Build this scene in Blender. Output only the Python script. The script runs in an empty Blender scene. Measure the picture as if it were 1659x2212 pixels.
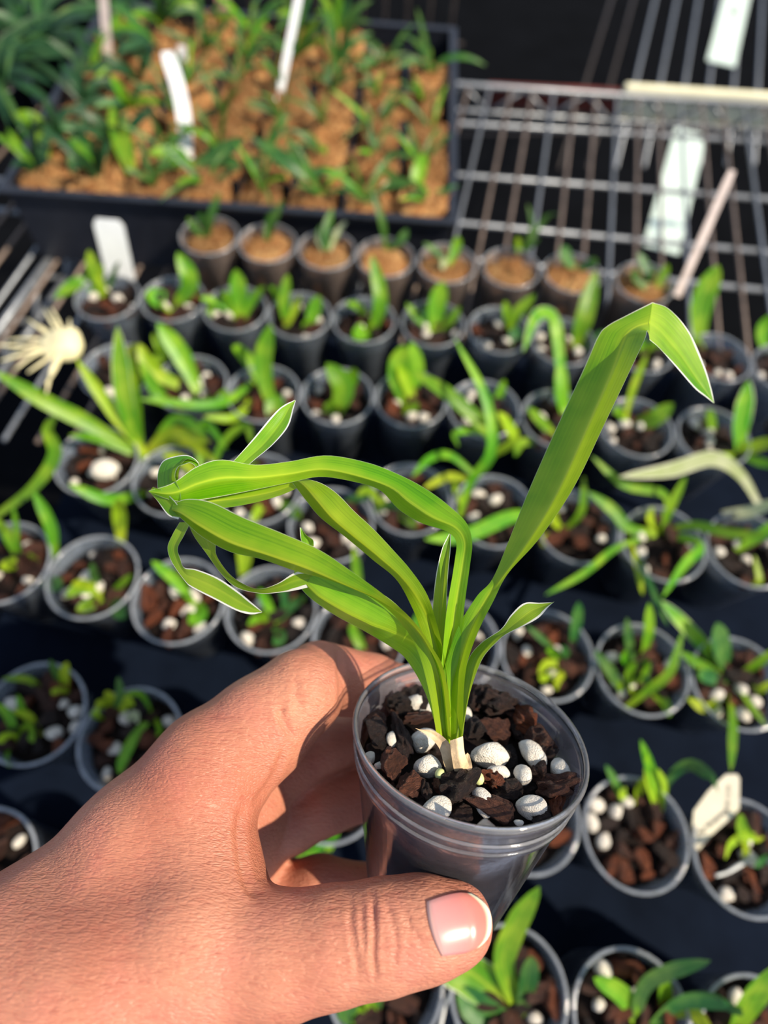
import bpy, bmesh, math, random
import numpy as np
from mathutils import Vector, Matrix

# ------------------------------------------------------------------ camera, world, sun, exposure
W_PX, H_PX, F_PX = 1659.0, 2212.0, 1330.0
PITCH, ROLL = math.radians(61.57), math.radians(4.92)
U = 0.07                                # spacing unit of the cups
RZ = 0.072                              # height of the cup rims above the mat
CAM = np.array([0.0, 0.0, RZ + 5.7746 * U])
_f = np.array([0, math.cos(PITCH), -math.sin(PITCH)])
_r = np.array([1.0, 0, 0])
_u = np.cross(_r, _f)
RIGHT = math.cos(ROLL) * _r + math.sin(ROLL) * _u
UP = -math.sin(ROLL) * _r + math.cos(ROLL) * _u
FWD = _f

scene = bpy.context.scene
C = scene.collection
cam_data = bpy.data.cameras.new('camera')
cam = bpy.data.objects.new('camera', cam_data)
C.objects.link(cam)
cam.matrix_world = Matrix(((RIGHT[0], UP[0], -FWD[0], CAM[0]), (RIGHT[1], UP[1], -FWD[1], CAM[1]),
                           (RIGHT[2], UP[2], -FWD[2], CAM[2]), (0, 0, 0, 1)))
cam_data.sensor_fit = 'HORIZONTAL'
cam_data.sensor_width = 36.0
cam_data.lens = F_PX / W_PX * 36.0
cam_data.clip_start = 0.005
cam_data.dof.use_dof = True
cam_data.dof.focus_distance = 0.163
cam_data.dof.aperture_fstop = 8.0
scene.camera = cam

world = bpy.data.worlds.new('sky')
scene.world = world
world.use_nodes = True
wn = world.node_tree.nodes
wn['Background'].inputs[0].default_value = (0.60, 0.74, 1.0, 1)
wn['Background'].inputs[1].default_value = 0.72
SUN_DIR = Vector((0.65, -0.20, 0.71)).normalized()
sun_data = bpy.data.lights.new('sun', 'SUN')
sun_data.energy = 6.9
sun_data.color = (1.0, 0.88, 0.70)
sun_data.angle = math.radians(0.9)
sun = bpy.data.objects.new('sun', sun_data)
C.objects.link(sun)
sun.rotation_euler = SUN_DIR.to_track_quat('Z', 'Y').to_euler()
sun.location = (1.5, -0.2, 1.6)
scene.view_settings.view_transform = 'Standard'
scene.view_settings.look = 'None'
scene.view_settings.exposure = 0.0
scene.view_settings.gamma = 1.0
scene.view_settings.use_curve_mapping = False
try:
    scene.cycles.transparent_max_bounces = 40
    scene.cycles.max_bounces = 10
    scene.cycles.caustics_reflective = False
    scene.cycles.caustics_refractive = False
    scene.cycles.sample_clamp_indirect = 6.0
except Exception:
    pass

random.seed(7)
rng = np.random.default_rng(11)


# ------------------------------------------------------------------ helpers
def c2w(p):
    """camera coordinates (x right, y down, z forward) to world"""
    p = np.asarray(p, float)
    return CAM + p[..., 0:1] * RIGHT - p[..., 1:2] * UP + p[..., 2:3] * FWD


def px_cam(u, v, z):
    return np.array([(u - W_PX / 2) * z / F_PX, (v - H_PX / 2) * z / F_PX, z])


def px(u, v, z):
    """image point at a depth, in world coordinates"""
    return c2w(px_cam(u, v, z))


def ray(u, v):
    return FWD + RIGHT * (u - W_PX / 2) / F_PX - UP * (v - H_PX / 2) / F_PX


def on_z(u, v, z):
    """where the sight line through an image point meets the level z"""
    d = ray(u, v)
    return CAM + d * ((z - CAM[2]) / d[2])


def lin(c):
    return tuple(((x / 255) / 12.92 if x / 255 <= 0.04045 else (((x / 255) + 0.055) / 1.055) ** 2.4) for x in c) + (1.0,)


class NT:
    def __init__(s, name):
        s.m = bpy.data.materials.new(name)
        s.m.use_nodes = True
        s.t = s.m.node_tree
        s.t.nodes.clear()
        s.out = s.n('ShaderNodeOutputMaterial')

    def n(s, typ, **kw):
        x = s.t.nodes.new(typ)
        for k, v in kw.items():
            if k in x.inputs.keys():
                x.inputs[k].default_value = v
            else:
                setattr(x, k, v)
        return x

    def l(s, a, b):
        s.t.links.new(a, b)

    def ramp(s, fac, stops, interp='LINEAR'):
        r = s.n('ShaderNodeValToRGB')
        r.color_ramp.interpolation = interp
        els = r.color_ramp.elements
        while len(els) < len(stops):
            els.new(0.5)
        for e, (p, c) in zip(els, stops):
            e.position = p
            e.color = c if len(c) == 4 else tuple(c) + (1,)
        s.l(fac, r.inputs[0])
        return r.outputs[0]

    def noise(s, scale, detail=3, rough=0.55, vec=None, dist=0.0):
        x = s.n('ShaderNodeTexNoise')
        x.inputs['Scale'].default_value = scale
        x.inputs['Detail'].default_value = detail
        x.inputs['Roughness'].default_value = rough
        x.inputs['Distortion'].default_value = dist
        if vec is not None:
            s.l(vec, x.inputs['Vector'])
        return x.outputs[0]

    def coord(s, kind='Object', scale=None, rot=None):
        c = s.n('ShaderNodeTexCoord').outputs[kind]
        if scale is None:
            return c
        mp = s.n('ShaderNodeMapping')
        mp.inputs['Scale'].default_value = scale
        if rot is not None:
            mp.inputs['Rotation'].default_value = rot
        s.l(c, mp.inputs['Vector'])
        return mp.outputs[0]

    def mix(s, fac, a, b, mode='MIX'):
        x = s.n('ShaderNodeMix')
        x.data_type = 'RGBA'
        x.blend_type = mode
        for i, q in ((0, fac), (6, a), (7, b)):
            if hasattr(q, 'is_output') or isinstance(q, bpy.types.NodeSocket):
                s.l(q, x.inputs[i])
            else:
                x.inputs[i].default_value = q
        return x.outputs[2]

    def math(s, op, a, b=None, clamp=False):
        x = s.n('ShaderNodeMath')
        x.operation = op
        x.use_clamp = clamp
        for i, q in ((0, a), (1, b)):
            if q is None:
                continue
            if isinstance(q, bpy.types.NodeSocket):
                s.l(q, x.inputs[i])
            else:
                x.inputs[i].default_value = q
        return x.outputs[0]

    def bump(s, h, strength=0.4, dist=0.001):
        b = s.n('ShaderNodeBump')
        b.inputs['Strength'].default_value = strength
        b.inputs['Distance'].default_value = dist
        s.l(h, b.inputs['Height'])
        return b.outputs[0]

    def bsdf(s, base, rough=0.6, spec=0.5, normal=None, metal=0.0, **kw):
        b = s.n('ShaderNodeBsdfPrincipled')
        if isinstance(base, bpy.types.NodeSocket):
            s.l(base, b.inputs['Base Color'])
        else:
            b.inputs['Base Color'].default_value = base
        if isinstance(rough, bpy.types.NodeSocket):
            s.l(rough, b.inputs['Roughness'])
        else:
            b.inputs['Roughness'].default_value = rough
        b.inputs['Specular IOR Level'].default_value = spec
        b.inputs['Metallic'].default_value = metal
        for k, v in kw.items():
            b.inputs[k.replace('_', ' ')].default_value = v
        if normal is not None:
            s.l(normal, b.inputs['Normal'])
        return b

    def done(s, shader):
        s.l(shader.outputs[0], s.out.inputs[0])
        return s.m


def mix_shader(t, fac, a, b):
    x = t.n('ShaderNodeMixShader')
    if isinstance(fac, bpy.types.NodeSocket):
        t.l(fac, x.inputs[0])
    else:
        x.inputs[0].default_value = fac
    t.l(a.outputs[0], x.inputs[1])
    t.l(b.outputs[0], x.inputs[2])
    return x


# ------------------------------------------------------------------ materials
def simple(name, rgb, rough=0.6, spec=0.4, var=0.0, scale=60, metal=0.0, bump=0.0):
    t = NT(name)
    col = lin(rgb)
    nz = t.noise(scale, 4, vec=t.coord())
    dark = tuple(c * (1 - var) for c in col[:3]) + (1,)
    lite = tuple(min(1, c * (1 + var)) for c in col[:3]) + (1,)
    base = t.ramp(nz, [(0.3, dark), (0.7, lite)])
    nrm = t.bump(nz, bump, 0.001) if bump else None
    return t.done(t.bsdf(base, rough, spec, nrm, metal))


def leaf_mat(name, green, pale, dark, stripe=0.0, margin=0.0, margin_col=(245, 243, 220), trans=0.42, rough=0.38, tipy=0.0):
    """green blade with fine veins; optional pale stripe along the midrib and white margin"""
    t = NT(name)
    uv = t.n('ShaderNodeUVMap').outputs[0]
    sep = t.n('ShaderNodeSeparateXYZ')
    t.l(uv, sep.inputs[0])
    across, along = sep.outputs[0], sep.outputs[1]
    info = t.n('ShaderNodeObjectInfo').outputs['Random']
    mp = t.n('ShaderNodeMapping')
    mp.inputs['Scale'].default_value = (26, 0.8, 1)
    t.l(uv, mp.inputs[0])
    vein = t.noise(1.0, 3, 0.6, mp.outputs[0])
    blot = t.noise(55, 3, 0.5, t.coord())
    base = t.ramp(vein, [(0.3, lin(dark)), (0.62, lin(green))])
    base = t.mix(t.ramp(blot, [(0.42, (0, 0, 0)), (0.75, (0.55, 0.55, 0.55))]), base, lin(pale))
    d = t.math('ABSOLUTE', t.math('SUBTRACT', across, 0.5))
    if stripe:
        wob = t.math('ADD', d, t.math('MULTIPLY', t.math('SUBTRACT', vein, 0.5), 0.10))
        s = t.ramp(wob, [(0.0, (stripe,) * 3), (0.016, (stripe * 0.8,) * 3), (0.05, (stripe * 0.3,) * 3), (0.2, (0, 0, 0))])
        base = t.mix(s, base, lin(pale))
    else:
        s = t.ramp(d, [(0.0, (0.5,) * 3), (0.035, (0, 0, 0))])
        base = t.mix(s, base, lin(pale))
    # pale foot of the leaf
    base = t.mix(t.ramp(along, [(0.0, (0.45,) * 3), (0.25, (0, 0, 0))]), base, lin(pale))
    if margin:
        grow = t.ramp(along, [(0.25, (0.10,) * 3), (0.80, (0.45,) * 3), (1.0, (1, 1, 1))])
        edge = t.math('SUBTRACT', 0.5, d)
        lim = t.math('MULTIPLY', grow, margin)
        lim = t.math('ADD', lim, t.math('MULTIPLY', t.math('SUBTRACT', vein, 0.5), margin * 0.5))
        k = t.math('MULTIPLY', t.math('SUBTRACT', lim, edge), 60.0, True)
        base = t.mix(k, base, lin(margin_col))
    hsv = t.n('ShaderNodeHueSaturation')
    t.l(t.math('ADD', 0.485, t.math('MULTIPLY', info, 0.03)), hsv.inputs['Hue'])
    t.l(t.math('ADD', 0.82, t.math('MULTIPLY', info, 0.36)), hsv.inputs['Value'])
    t.l(base, hsv.inputs['Color'])
    col = hsv.outputs[0]
    nrm = t.bump(vein, 0.25, 0.0006)
    b = t.bsdf(col, rough, 0.45, nrm)
    tr = t.n('ShaderNodeBsdfTranslucent')
    t.l(t.mix(0.6, col, lin(pale)), tr.inputs[0])
    return t.done(mix_shader(t, trans, b, tr))


M = {}
M['leaf'] = leaf_mat('leaf_green', (98, 166, 26), (190, 218, 56), (50, 122, 16), trans=0.42)
M['dark'] = leaf_mat('leaf_dark', (46, 108, 48), (120, 160, 70), (22, 72, 34), trans=0.3)
M['yel'] = leaf_mat('leaf_yellow', (164, 196, 32), (222, 228, 70), (116, 168, 22), trans=0.45)
M['var'] = leaf_mat('leaf_variegated', (92, 164, 26), (204, 222, 74), (54, 126, 16), stripe=0.5, margin=0.09, trans=0.42)
M['hero'] = leaf_mat('leaf_held', (110, 170, 16), (206, 224, 56), (72, 140, 10), stripe=0.75, margin=0.035, trans=0.40, rough=0.22)
M['hero_tip'] = leaf_mat('leaf_held_tip', (104, 166, 22), (196, 220, 66), (60, 124, 12), stripe=0.35, margin=0.23, margin_col=(252, 251, 244), trans=0.4, rough=0.3)
M['dry'] = leaf_mat('leaf_pale', (186, 196, 140), (226, 226, 196), (140, 164, 80), stripe=0.4, margin=0.2, trans=0.4)
M['grass'] = leaf_mat('leaf_seedling', (58, 108, 38), (128, 160, 62), (30, 74, 28), trans=0.35)
M['deep'] = leaf_mat('leaf_deep_green', (30, 76, 38), (76, 116, 60), (16, 50, 28), trans=0.25)


def plastic(name, milk, tint, rough=0.28, gloss=0.9):
    t = NT(name)
    tp = t.n('ShaderNodeBsdfTransparent')
    df = t.n('ShaderNodeBsdfDiffuse')
    df.inputs[0].default_value = lin(tint)
    tl = t.n('ShaderNodeBsdfTranslucent')
    tl.inputs[0].default_value = lin(tint)
    nz = t.noise(140, 4, 0.6, t.coord())
    haze = mix_shader(t, 0.5, df, tl)
    fac = t.ramp(nz, [(0.3, (milk * 0.75,) * 3), (0.7, (milk * 1.3,) * 3)])
    body = mix_shader(t, fac, tp, haze)
    gl = t.n('ShaderNodeBsdfGlossy')
    gl.inputs['Roughness'].default_value = rough
    fr = t.n('ShaderNodeFresnel')
    fr.inputs['IOR'].default_value = 1.45
    nrm = t.bump(t.noise(420, 2, 0.5, t.coord()), 0.12, 0.0006)
    t.l(nrm, gl.inputs['Normal'])
    t.l(nrm, fr.inputs['Normal'])
    return t.done(mix_shader(t, t.math('MULTIPLY', fr.outputs[0], gloss), body, gl))


M['cup'] = plastic('clear_plastic', 0.27, (190, 204, 224), 0.2)
M['rim'] = plastic('clear_plastic_rim', 0.42, (226, 232, 242), 0.1, 1.0)
M['cup_brown'] = plastic('dusty_plastic', 0.36, (204, 184, 176))
M['cup_held'] = plastic('clear_plastic_held', 0.15, (224, 216, 230), 0.14, 1.0)
M['rim_held'] = plastic('clear_plastic_held_rim', 0.2, (246, 244, 246), 0.12, 1.0)


def bark_mat(name, a, b, c):
    t = NT(name)
    co = t.coord('Object', (1, 1, 3.5))
    n1 = t.noise(1.7, 6, 0.7, co, 0.6)
    n2 = t.noise(5.5, 4, 0.65, co)
    info = t.n('ShaderNodeObjectInfo').outputs['Random']
    col = t.ramp(n1, [(0.25, lin(a)), (0.5, lin(b)), (0.8, lin(c))])
    hsv = t.n('ShaderNodeHueSaturation')
    t.l(t.math('ADD', 0.55, t.math('MULTIPLY', info, 0.9)), hsv.inputs['Value'])
    t.l(col, hsv.inputs['Color'])
    h = t.math('ADD', n1, t.math('MULTIPLY', n2, 0.5))
    return t.done(t.bsdf(hsv.outputs[0], 0.62, 0.45, t.bump(h, 0.9, 0.25)))


M['bark'] = bark_mat('bark_brown', (34, 17, 12), (92, 50, 34), (150, 94, 66))
M['bark_dark'] = bark_mat('bark_dark', (20, 12, 10), (52, 32, 26), (96, 64, 50))
M['bark_rust'] = bark_mat('bark_rust', (60, 26, 14), (132, 66, 34), (186, 104, 58))


def pumice():
    t = NT('pumice')
    n1 = t.noise(2.0, 5, 0.6, t.coord())
    n2 = t.noise(11.0, 3, 0.6, t.coord())
    base = t.ramp(n1, [(0.3, lin((234, 220, 204))), (0.65, lin((254, 248, 236)))])
    sp = t.ramp(n2, [(0.27, lin((120, 92, 78))), (0.36, (1, 1, 1))])
    base = t.mix(1.0, base, sp, 'MULTIPLY')
    return t.done(t.bsdf(base, 0.85, 0.25, t.bump(t.math('ADD', n1, n2), 0.55, 0.16)))


M['stone'] = pumice()
M['soil'] = simple('potting_mix', (26, 17, 14), 0.9, 0.2, 0.6, 180, bump=0.8)


def moss():
    t = NT('sphagnum')
    n1 = t.noise(90, 5, 0.7, t.coord(), 1.5)
    n2 = t.noise(420, 3, 0.7, t.coord(), 2.0)
    h = t.math('ADD', n1, t.math('MULTIPLY', n2, 0.7))
    base = t.ramp(h, [(0.58, lin((98, 56, 32))), (0.80, lin((190, 124, 72))), (1.02, lin((240, 196, 134)))])
    hsv = t.n('ShaderNodeHueSaturation')
    info = t.n('ShaderNodeObjectInfo').outputs['Random']
    t.l(t.math('ADD', 0.6, t.math('MULTIPLY', info, 0.55)), hsv.inputs['Value'])
    t.l(base, hsv.inputs['Color'])
    return t.done(t.bsdf(hsv.outputs[0], 0.9, 0.2, t.bump(h, 1.0, 0.004)))


M['moss'] = moss()
M['mat'] = simple('rubber_mat', (14, 21, 34), 0.8, 0.03, 0.25, 25, bump=0.05)
M['void'] = simple('dark_ground', (7, 8, 11), 0.95, 0.05, 0.3, 6)
M['steel'] = simple('zinc_wire', (140, 144, 150), 0.42, 0.5, 0.25, 120, 0.55)
M['rust_steel'] = simple('weathered_wire', (128, 112, 102), 0.55, 0.4, 0.35, 90, 0.35)
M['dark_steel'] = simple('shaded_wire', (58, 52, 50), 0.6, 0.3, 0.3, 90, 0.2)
M['tray'] = simple('black_tray_plastic', (30, 33, 42), 0.38, 0.5, 0.2, 80)
M['white'] = simple('white_label_plastic', (232, 234, 236), 0.4, 0.4, 0.05, 60)
M['cream'] = simple('cream_label_plastic', (226, 216, 192), 0.45, 0.4, 0.08, 60)
M['mint'] = simple('pale_mint_plastic', (206, 222, 212), 0.5, 0.3, 0.06, 60)
M['creamboard'] = simple('cream_paint', (236, 230, 196), 0.6, 0.3, 0.1, 30)
M['redboard'] = simple('dark_red_paint', (96, 40, 30), 0.7, 0.3, 0.4, 30)
M['ink'] = simple('ink', (44, 40, 40), 0.7, 0.2)
M['stake'] = simple('weathered_stake', (206, 190, 184), 0.6, 0.3, 0.2, 80)
M['pink'] = simple('faded_pink_label', (206, 160, 140), 0.6, 0.3, 0.1, 60)
M['root'] = simple('pale_root', (224, 214, 170), 0.6, 0.3, 0.15, 90)
M['root_white'] = simple('silver_root', (206, 206, 202), 0.55, 0.4, 0.15, 200)
M['sheath'] = simple('dry_sheath', (206, 178, 140), 0.5, 0.4, 0.25, 300, bump=0.4)
M['bud'] = simple('root_bud', (206, 212, 146), 0.4, 0.4, 0.15, 200)


# ------------------------------------------------------------------ mesh helpers
def mesh_from(name, verts, faces, uvs=None, smooth=True):
    me = bpy.data.meshes.new(name)
    me.from_pydata([tuple(map(float, v)) for v in verts], [], [tuple(int(i) for i in f) for f in faces])
    if smooth:
        me.polygons.foreach_set('use_smooth', [True] * len(me.polygons))
    if uvs is not None:
        lay = me.uv_layers.new(name='UVMap')
        idx = np.zeros(len(me.loops), dtype=np.int32)
        me.loops.foreach_get('vertex_index', idx)
        lay.data.foreach_set('uv', np.asarray(uvs, float)[idx].ravel())
    me.update()
    return me


def obj(name, me, mat, parent=None, loc=None, rot=None, scl=None):
    o = bpy.data.objects.new(name, me)
    C.objects.link(o)
    if mat is not None and hasattr(me, 'materials') and len(me.materials) == 0:
        me.materials.append(M[mat] if isinstance(mat, str) else mat)
    if parent is not None:
        o.parent = parent
    if loc is not None:
        o.location = tuple(map(float, loc))
    if rot is not None:
        o.rotation_euler = rot
    if scl is not None:
        o.scale = scl
    return o


def tag(o, label, cat, group=None, kind=None):
    o['label'] = label
    o['category'] = cat
    if group:
        o['group'] = group
    if kind:
        o['kind'] = kind
    return o


def thing(name, label, cat, loc, group=None):
    o = bpy.data.objects.new(name, None)
    C.objects.link(o)
    o.empty_display_size = 0.01
    o.location = tuple(map(float, loc))
    return tag(o, label, cat, group)


def box_mesh(name, sx, sy, sz, bev=0.0):
    bm = bmesh.new()
    bmesh.ops.create_cube(bm, size=1.0)
    for v in bm.verts:
        v.co.x *= sx
        v.co.y *= sy
        v.co.z *= sz
    if bev:
        bmesh.ops.bevel(bm, geom=bm.edges[:], offset=bev, segments=2, affect='EDGES', profile=0.5)
    me = bpy.data.meshes.new(name)
    bm.to_mesh(me)
    bm.free()
    return me


def catmull(P, n):
    P = np.asarray(P, float)
    if len(P) == 2:
        t = np.linspace(0, 1, n)[:, None]
        return P[0] * (1 - t) + P[1] * t
    Q = np.vstack([2 * P[0] - P[1], P, 2 * P[-1] - P[-2]])
    seg = len(P) - 1
    out = []
    for s in np.linspace(0, seg, n):
        i = min(int(s), seg - 1)
        t = s - i
        a, b, c, d = Q[i], Q[i + 1], Q[i + 2], Q[i + 3]
        out.append(0.5 * (2 * b + (c - a) * t + (2 * a - 5 * b + 4 * c - d) * t * t + (3 * b - a - 3 * c + d) * t ** 3))
    return np.array(out)


def tube_mesh(name, pts, radii, seg=8, n=None):
    P = catmull(pts, n) if n else np.asarray(pts, float)
    R = np.interp(np.linspace(0, 1, len(P)), np.linspace(0, 1, len(np.atleast_1d(radii))), np.atleast_1d(radii)) if np.ndim(radii) else np.full(len(P), radii)
    T = np.gradient(P, axis=0)
    T /= np.linalg.norm(T, axis=1)[:, None] + 1e-12
    ref = np.array([0, 0, 1.0]) if abs(T[0][2]) < 0.9 else np.array([1.0, 0, 0])
    vs, fs = [], []
    for i in range(len(P)):
        a = np.cross(T[i], ref)
        a /= np.linalg.norm(a) + 1e-12
        b = np.cross(T[i], a)
        for k in range(seg):
            th = 2 * math.pi * k / seg
            vs.append(P[i] + R[i] * (math.cos(th) * a + math.sin(th) * b))
    for i in range(len(P) - 1):
        for k in range(seg):
            fs.append((i * seg + k, i * seg + (k + 1) % seg, (i + 1) * seg + (k + 1) % seg, (i + 1) * seg + k))
    fs.append(tuple(range(seg))[::-1])
    fs.append(tuple((len(P) - 1) * seg + k for k in range(seg)))
    return mesh_from(name, vs, fs)


def lathe_mesh(name, prof, seg, warp=None):
    """closed profile (r, z) turned about z"""
    vs, fs = [], []
    m = len(prof)
    for k in range(seg):
        th = 2 * math.pi * k / seg
        for (r, z) in prof:
            if warp:
                r, z = warp(r, z, th)
            vs.append((r * math.cos(th), r * math.sin(th), z))
    for k in range(seg):
        k2 = (k + 1) % seg
        for j in range(m):
            j2 = (j + 1) % m
            fs.append((k * m + j, k2 * m + j, k2 * m + j2, k * m + j2))
    return mesh_from(name, vs, fs)


def ribbon_mesh(name, Lp, Rp, fold, n=22, m=5, nhint=None, round_tip=False):
    """leaf blade between a left and a right edge, folded along the midrib"""
    Lp, Rp = catmull(Lp, n), catmull(Rp, n)
    fold = np.interp(np.linspace(0, 1, n), np.linspace(0, 1, len(np.atleast_1d(fold))), np.atleast_1d(fold))
    mid = (Lp + Rp) / 2
    T = np.gradient(mid, axis=0)
    T /= np.linalg.norm(T, axis=1)[:, None] + 1e-12
    Wv = Rp - Lp
    wl = np.linalg.norm(Wv, axis=1)
    N = np.cross(T, Wv)
    N /= np.linalg.norm(N, axis=1)[:, None] + 1e-12
    for i in range(1, n):
        if N[i] @ N[i - 1] < 0:
            N[i] = -N[i]
    if nhint is not None and (N @ nhint).sum() < 0:
        N = -N
    vs, uv, fs = [], [], []
    xs = np.linspace(0, 1, m)
    for i in range(n):
        for x in xs:
            prof = abs(x - 0.5) * 2
            prof = prof * 1.25 - 0.25 * prof ** 2
            vs.append(Lp[i] + Wv[i] * x - N[i] * (1 - prof) * fold[i] * wl[i])
            uv.append((x, i / (n - 1)))
    for i in range(n - 1):
        for j in range(m - 1):
            fs.append((i * m + j, i * m + j + 1, (i + 1) * m + j + 1, (i + 1) * m + j))
    return mesh_from(name, vs, fs, uv)


def lump_mesh(name, sub, scale, seed, rough=0.3, boxy=0.0, ridges=0.0, fine=0.35):
    """irregular chunk of radius about 1"""
    bm = bmesh.new()
    bmesh.ops.create_icosphere(bm, subdivisions=sub, radius=1.0)
    r = np.random.default_rng(seed)
    k = r.normal(size=(7, 3)) * 1.5
    ph = r.uniform(0, 6.3, 7)
    k2 = r.normal(size=(9, 3)) * 4.5
    p2 = r.uniform(0, 6.3, 9)
    cuts = r.normal(size=(7, 3))
    cuts /= np.linalg.norm(cuts, axis=1)[:, None]
    cd = r.uniform(0.50, 0.85, 7)
    for v in bm.verts:
        p = np.array(v.co)
        d = 1 + rough * np.sin(k @ p + ph).sum() / 4 + rough * fine * np.sin(k2 @ p + p2).sum() / 5
        q = p * d
        if boxy:
            for c, e in zip(cuts, cd):
                h = q @ c - e
                if h > 0:
                    q = q - c * h * boxy
        if ridges:
            q = q + p * ridges * math.sin(11 * q[0] + 3 * math.sin(4 * q[1]))
        v.co = Vector(q * np.array(scale))
    me = bpy.data.meshes.new(name)
    bm.to_mesh(me)
    bm.free()
    me.polygons.foreach_set('use_smooth', [True] * len(me.polygons))
    return me


# ------------------------------------------------------------------ structure: ground, mat, shelves
def slab(name, mat, corners, thick):
    top = [np.array(c, float) for c in corners]
    bot = [c - np.array([0, 0, thick]) for c in top]
    vs = top + bot
    n = len(top)
    fs = [tuple(range(n)), tuple(range(2 * n - 1, n - 1, -1))]
    for i in range(n):
        fs.append((i, n + i, n + (i + 1) % n, (i + 1) % n))
    return obj(name, mesh_from(name, vs, fs, smooth=False), mat)


g = slab('floor', 'void', [(-4, -2, -1.0), (4, -2, -1.0), (4, 6, -1.0), (-4, 6, -1.0)], 0.05)
g['kind'] = 'structure'
g['label'] = 'black unlit floor far below the wire shelves'
g['category'] = 'floor'

mat_pts = [(-4.75 * U, -3.2 * U, 0), (5.2 * U, -3.6 * U, 0), (5.2 * U, 6.42 * U, 0), (-3.75 * U, 6.62 * U, 0), (-3.95 * U, 4.0 * U, 0)]
rub = slab('rubber_mat', 'mat', mat_pts, 0.0044)
tag(rub, 'flat dark navy sheet that the clear cups stand on', 'mat')


def wire(name, a, b, r, mat, parent, seg=8):
    a, b = np.array(a, float), np.array(b, float)
    loc = np.array(parent.location)
    return obj(name, tube_mesh(name, [a - loc, b - loc], r, seg), mat, parent)


# upper wire shelf
SZ = -0.0065
shelf = thing('wire_shelf', 'metal wire shelf beneath the cups, its bare wires showing beside the seed tray', 'shelf', (0.15, 0.5, SZ))
wa, wb = on_z(1335, 220, SZ), on_z(1322, 500, SZ)
wd = (wa - wb)[:2] / np.linalg.norm((wa - wb)[:2])
back_l, back_r = on_z(1050, 188, SZ), on_z(1659, 229, SZ)
bd = (back_r - back_l)[:2] / np.linalg.norm((back_r - back_l)[:2])


def back_pt(x, off=0.0, z=SZ):
    s = (x - back_l[0]) / bd[0]
    p = back_l[:2] + bd * s + wd * off
    return np.array([p[0], p[1], z])


sp = np.linalg.norm(on_z(1377, 300, SZ) - on_z(1329, 298, SZ))
for k in range(-33, 14):
    x0 = on_z(1335, 215, SZ)[0] + k * sp
    e = back_pt(x0)
    ln = 0.66 if k > -24 else 0.60
    wire('wire', e, e - np.array([wd[0], wd[1], 0]) * ln, 0.0021, 'rust_steel' if k % 3 else 'steel', shelf)
for v0, v1, r in ((268, 306, 0.0032), (380, 430, 0.0032), (484, 545, 0.0032), (560, 628, 0.0032)):
    a, b = on_z(1010, v0, SZ - 0.004), on_z(1659, v1, SZ - 0.004)
    d = (b - a) / np.linalg.norm(b - a)
    wire('cross_rod', a - d * 0.75, b + d * 0.12, r, 'steel', shelf)
wire('back_rail', back_pt(-0.75, 0, SZ + 0.001), back_pt(0.72, 0, SZ + 0.001), 0.0038, 'steel', shelf)
wire('lower_rail', back_pt(-0.75, 0, SZ - 0.034), back_pt(0.72, 0, SZ - 0.034), 0.0034, 'steel', shelf)
xs = np.arange(-0.30, 0.72, 0.045)
for i in range(len(xs) - 1):
    za, zb = (SZ, SZ - 0.034) if i % 2 == 0 else (SZ - 0.034, SZ)
    wire('truss_wire', back_pt(xs[i], 0, za), back_pt(xs[i + 1], 0, zb), 0.0026, 'steel', shelf)
# left rail of the shelf, seen past the mat
for dz, r in ((0.0, 0.0038), (-0.034, 0.0032)):
    wire('side_rail', on_z(150, 500, SZ) + np.array([0, 0, dz]), on_z(-60, 790, SZ) + np.array([0, 0, dz]), r, 'steel', shelf)
for i in range(5):
    a = on_z(150 - 35 * i, 500 + 48 * i, SZ)
    b = on_z(150 - 35 * (i + 1), 500 + 48 * (i + 1), SZ)
    a[2] += -0.034 if i % 2 else 0
    b[2] += 0 if i % 2 else -0.034
    wire('truss_wire', a, b, 0.0026, 'steel', shelf)

# lower shelf seen past and through it
LZ = -0.26
low = thing('lower_wire_shelf', 'lower wire shelf running at an angle in the dark below', 'shelf', (0.4, 1.0, LZ))
la, lb = on_z(1415, 0, LZ), on_z(1375, 170, LZ)
ld = (la - lb) / np.linalg.norm(la - lb)
gap = on_z(1462, 0, LZ) - la
for k in range(-2, 8):
    c0 = la + gap * k
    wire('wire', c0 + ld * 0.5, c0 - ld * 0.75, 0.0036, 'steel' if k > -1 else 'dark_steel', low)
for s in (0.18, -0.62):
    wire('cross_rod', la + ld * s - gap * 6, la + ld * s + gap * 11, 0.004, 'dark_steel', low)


wp = thing('wire_fence', 'upright wire fence behind the far edge of the cell tray', 'fence', on_z(850, 60, -0.1))
for k in range(11):
    b0 = on_z(500 + 47 * k, 62 + 3 * k, -0.10)
    wire('wire', b0, b0 + np.array([0, 0, 0.35]), 0.0030, 'rust_steel', wp)
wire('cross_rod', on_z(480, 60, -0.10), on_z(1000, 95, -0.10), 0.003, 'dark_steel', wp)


def strip_between(name, mat, a, b, width, thick, label, cat, up=(0, 0, 1)):
    a, b = np.array(a, float), np.array(b, float)
    d = b - a
    ln = np.linalg.norm(d)
    d /= ln
    z = np.array(up, float)
    s = np.cross(d, z)
    s /= np.linalg.norm(s)
    z = np.cross(s, d)
    o = obj(name, box_mesh(name, width, ln, thick, min(width, thick) * 0.2), mat)
    o.matrix_world = Matrix(((s[0], d[0], z[0], (a[0] + b[0]) / 2), (s[1], d[1], z[1], (a[1] + b[1]) / 2), (s[2], d[2], z[2], (a[2] + b[2]) / 2), (0, 0, 0, 1)))
    if label:
        tag(o, label, cat)
    return o


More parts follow.
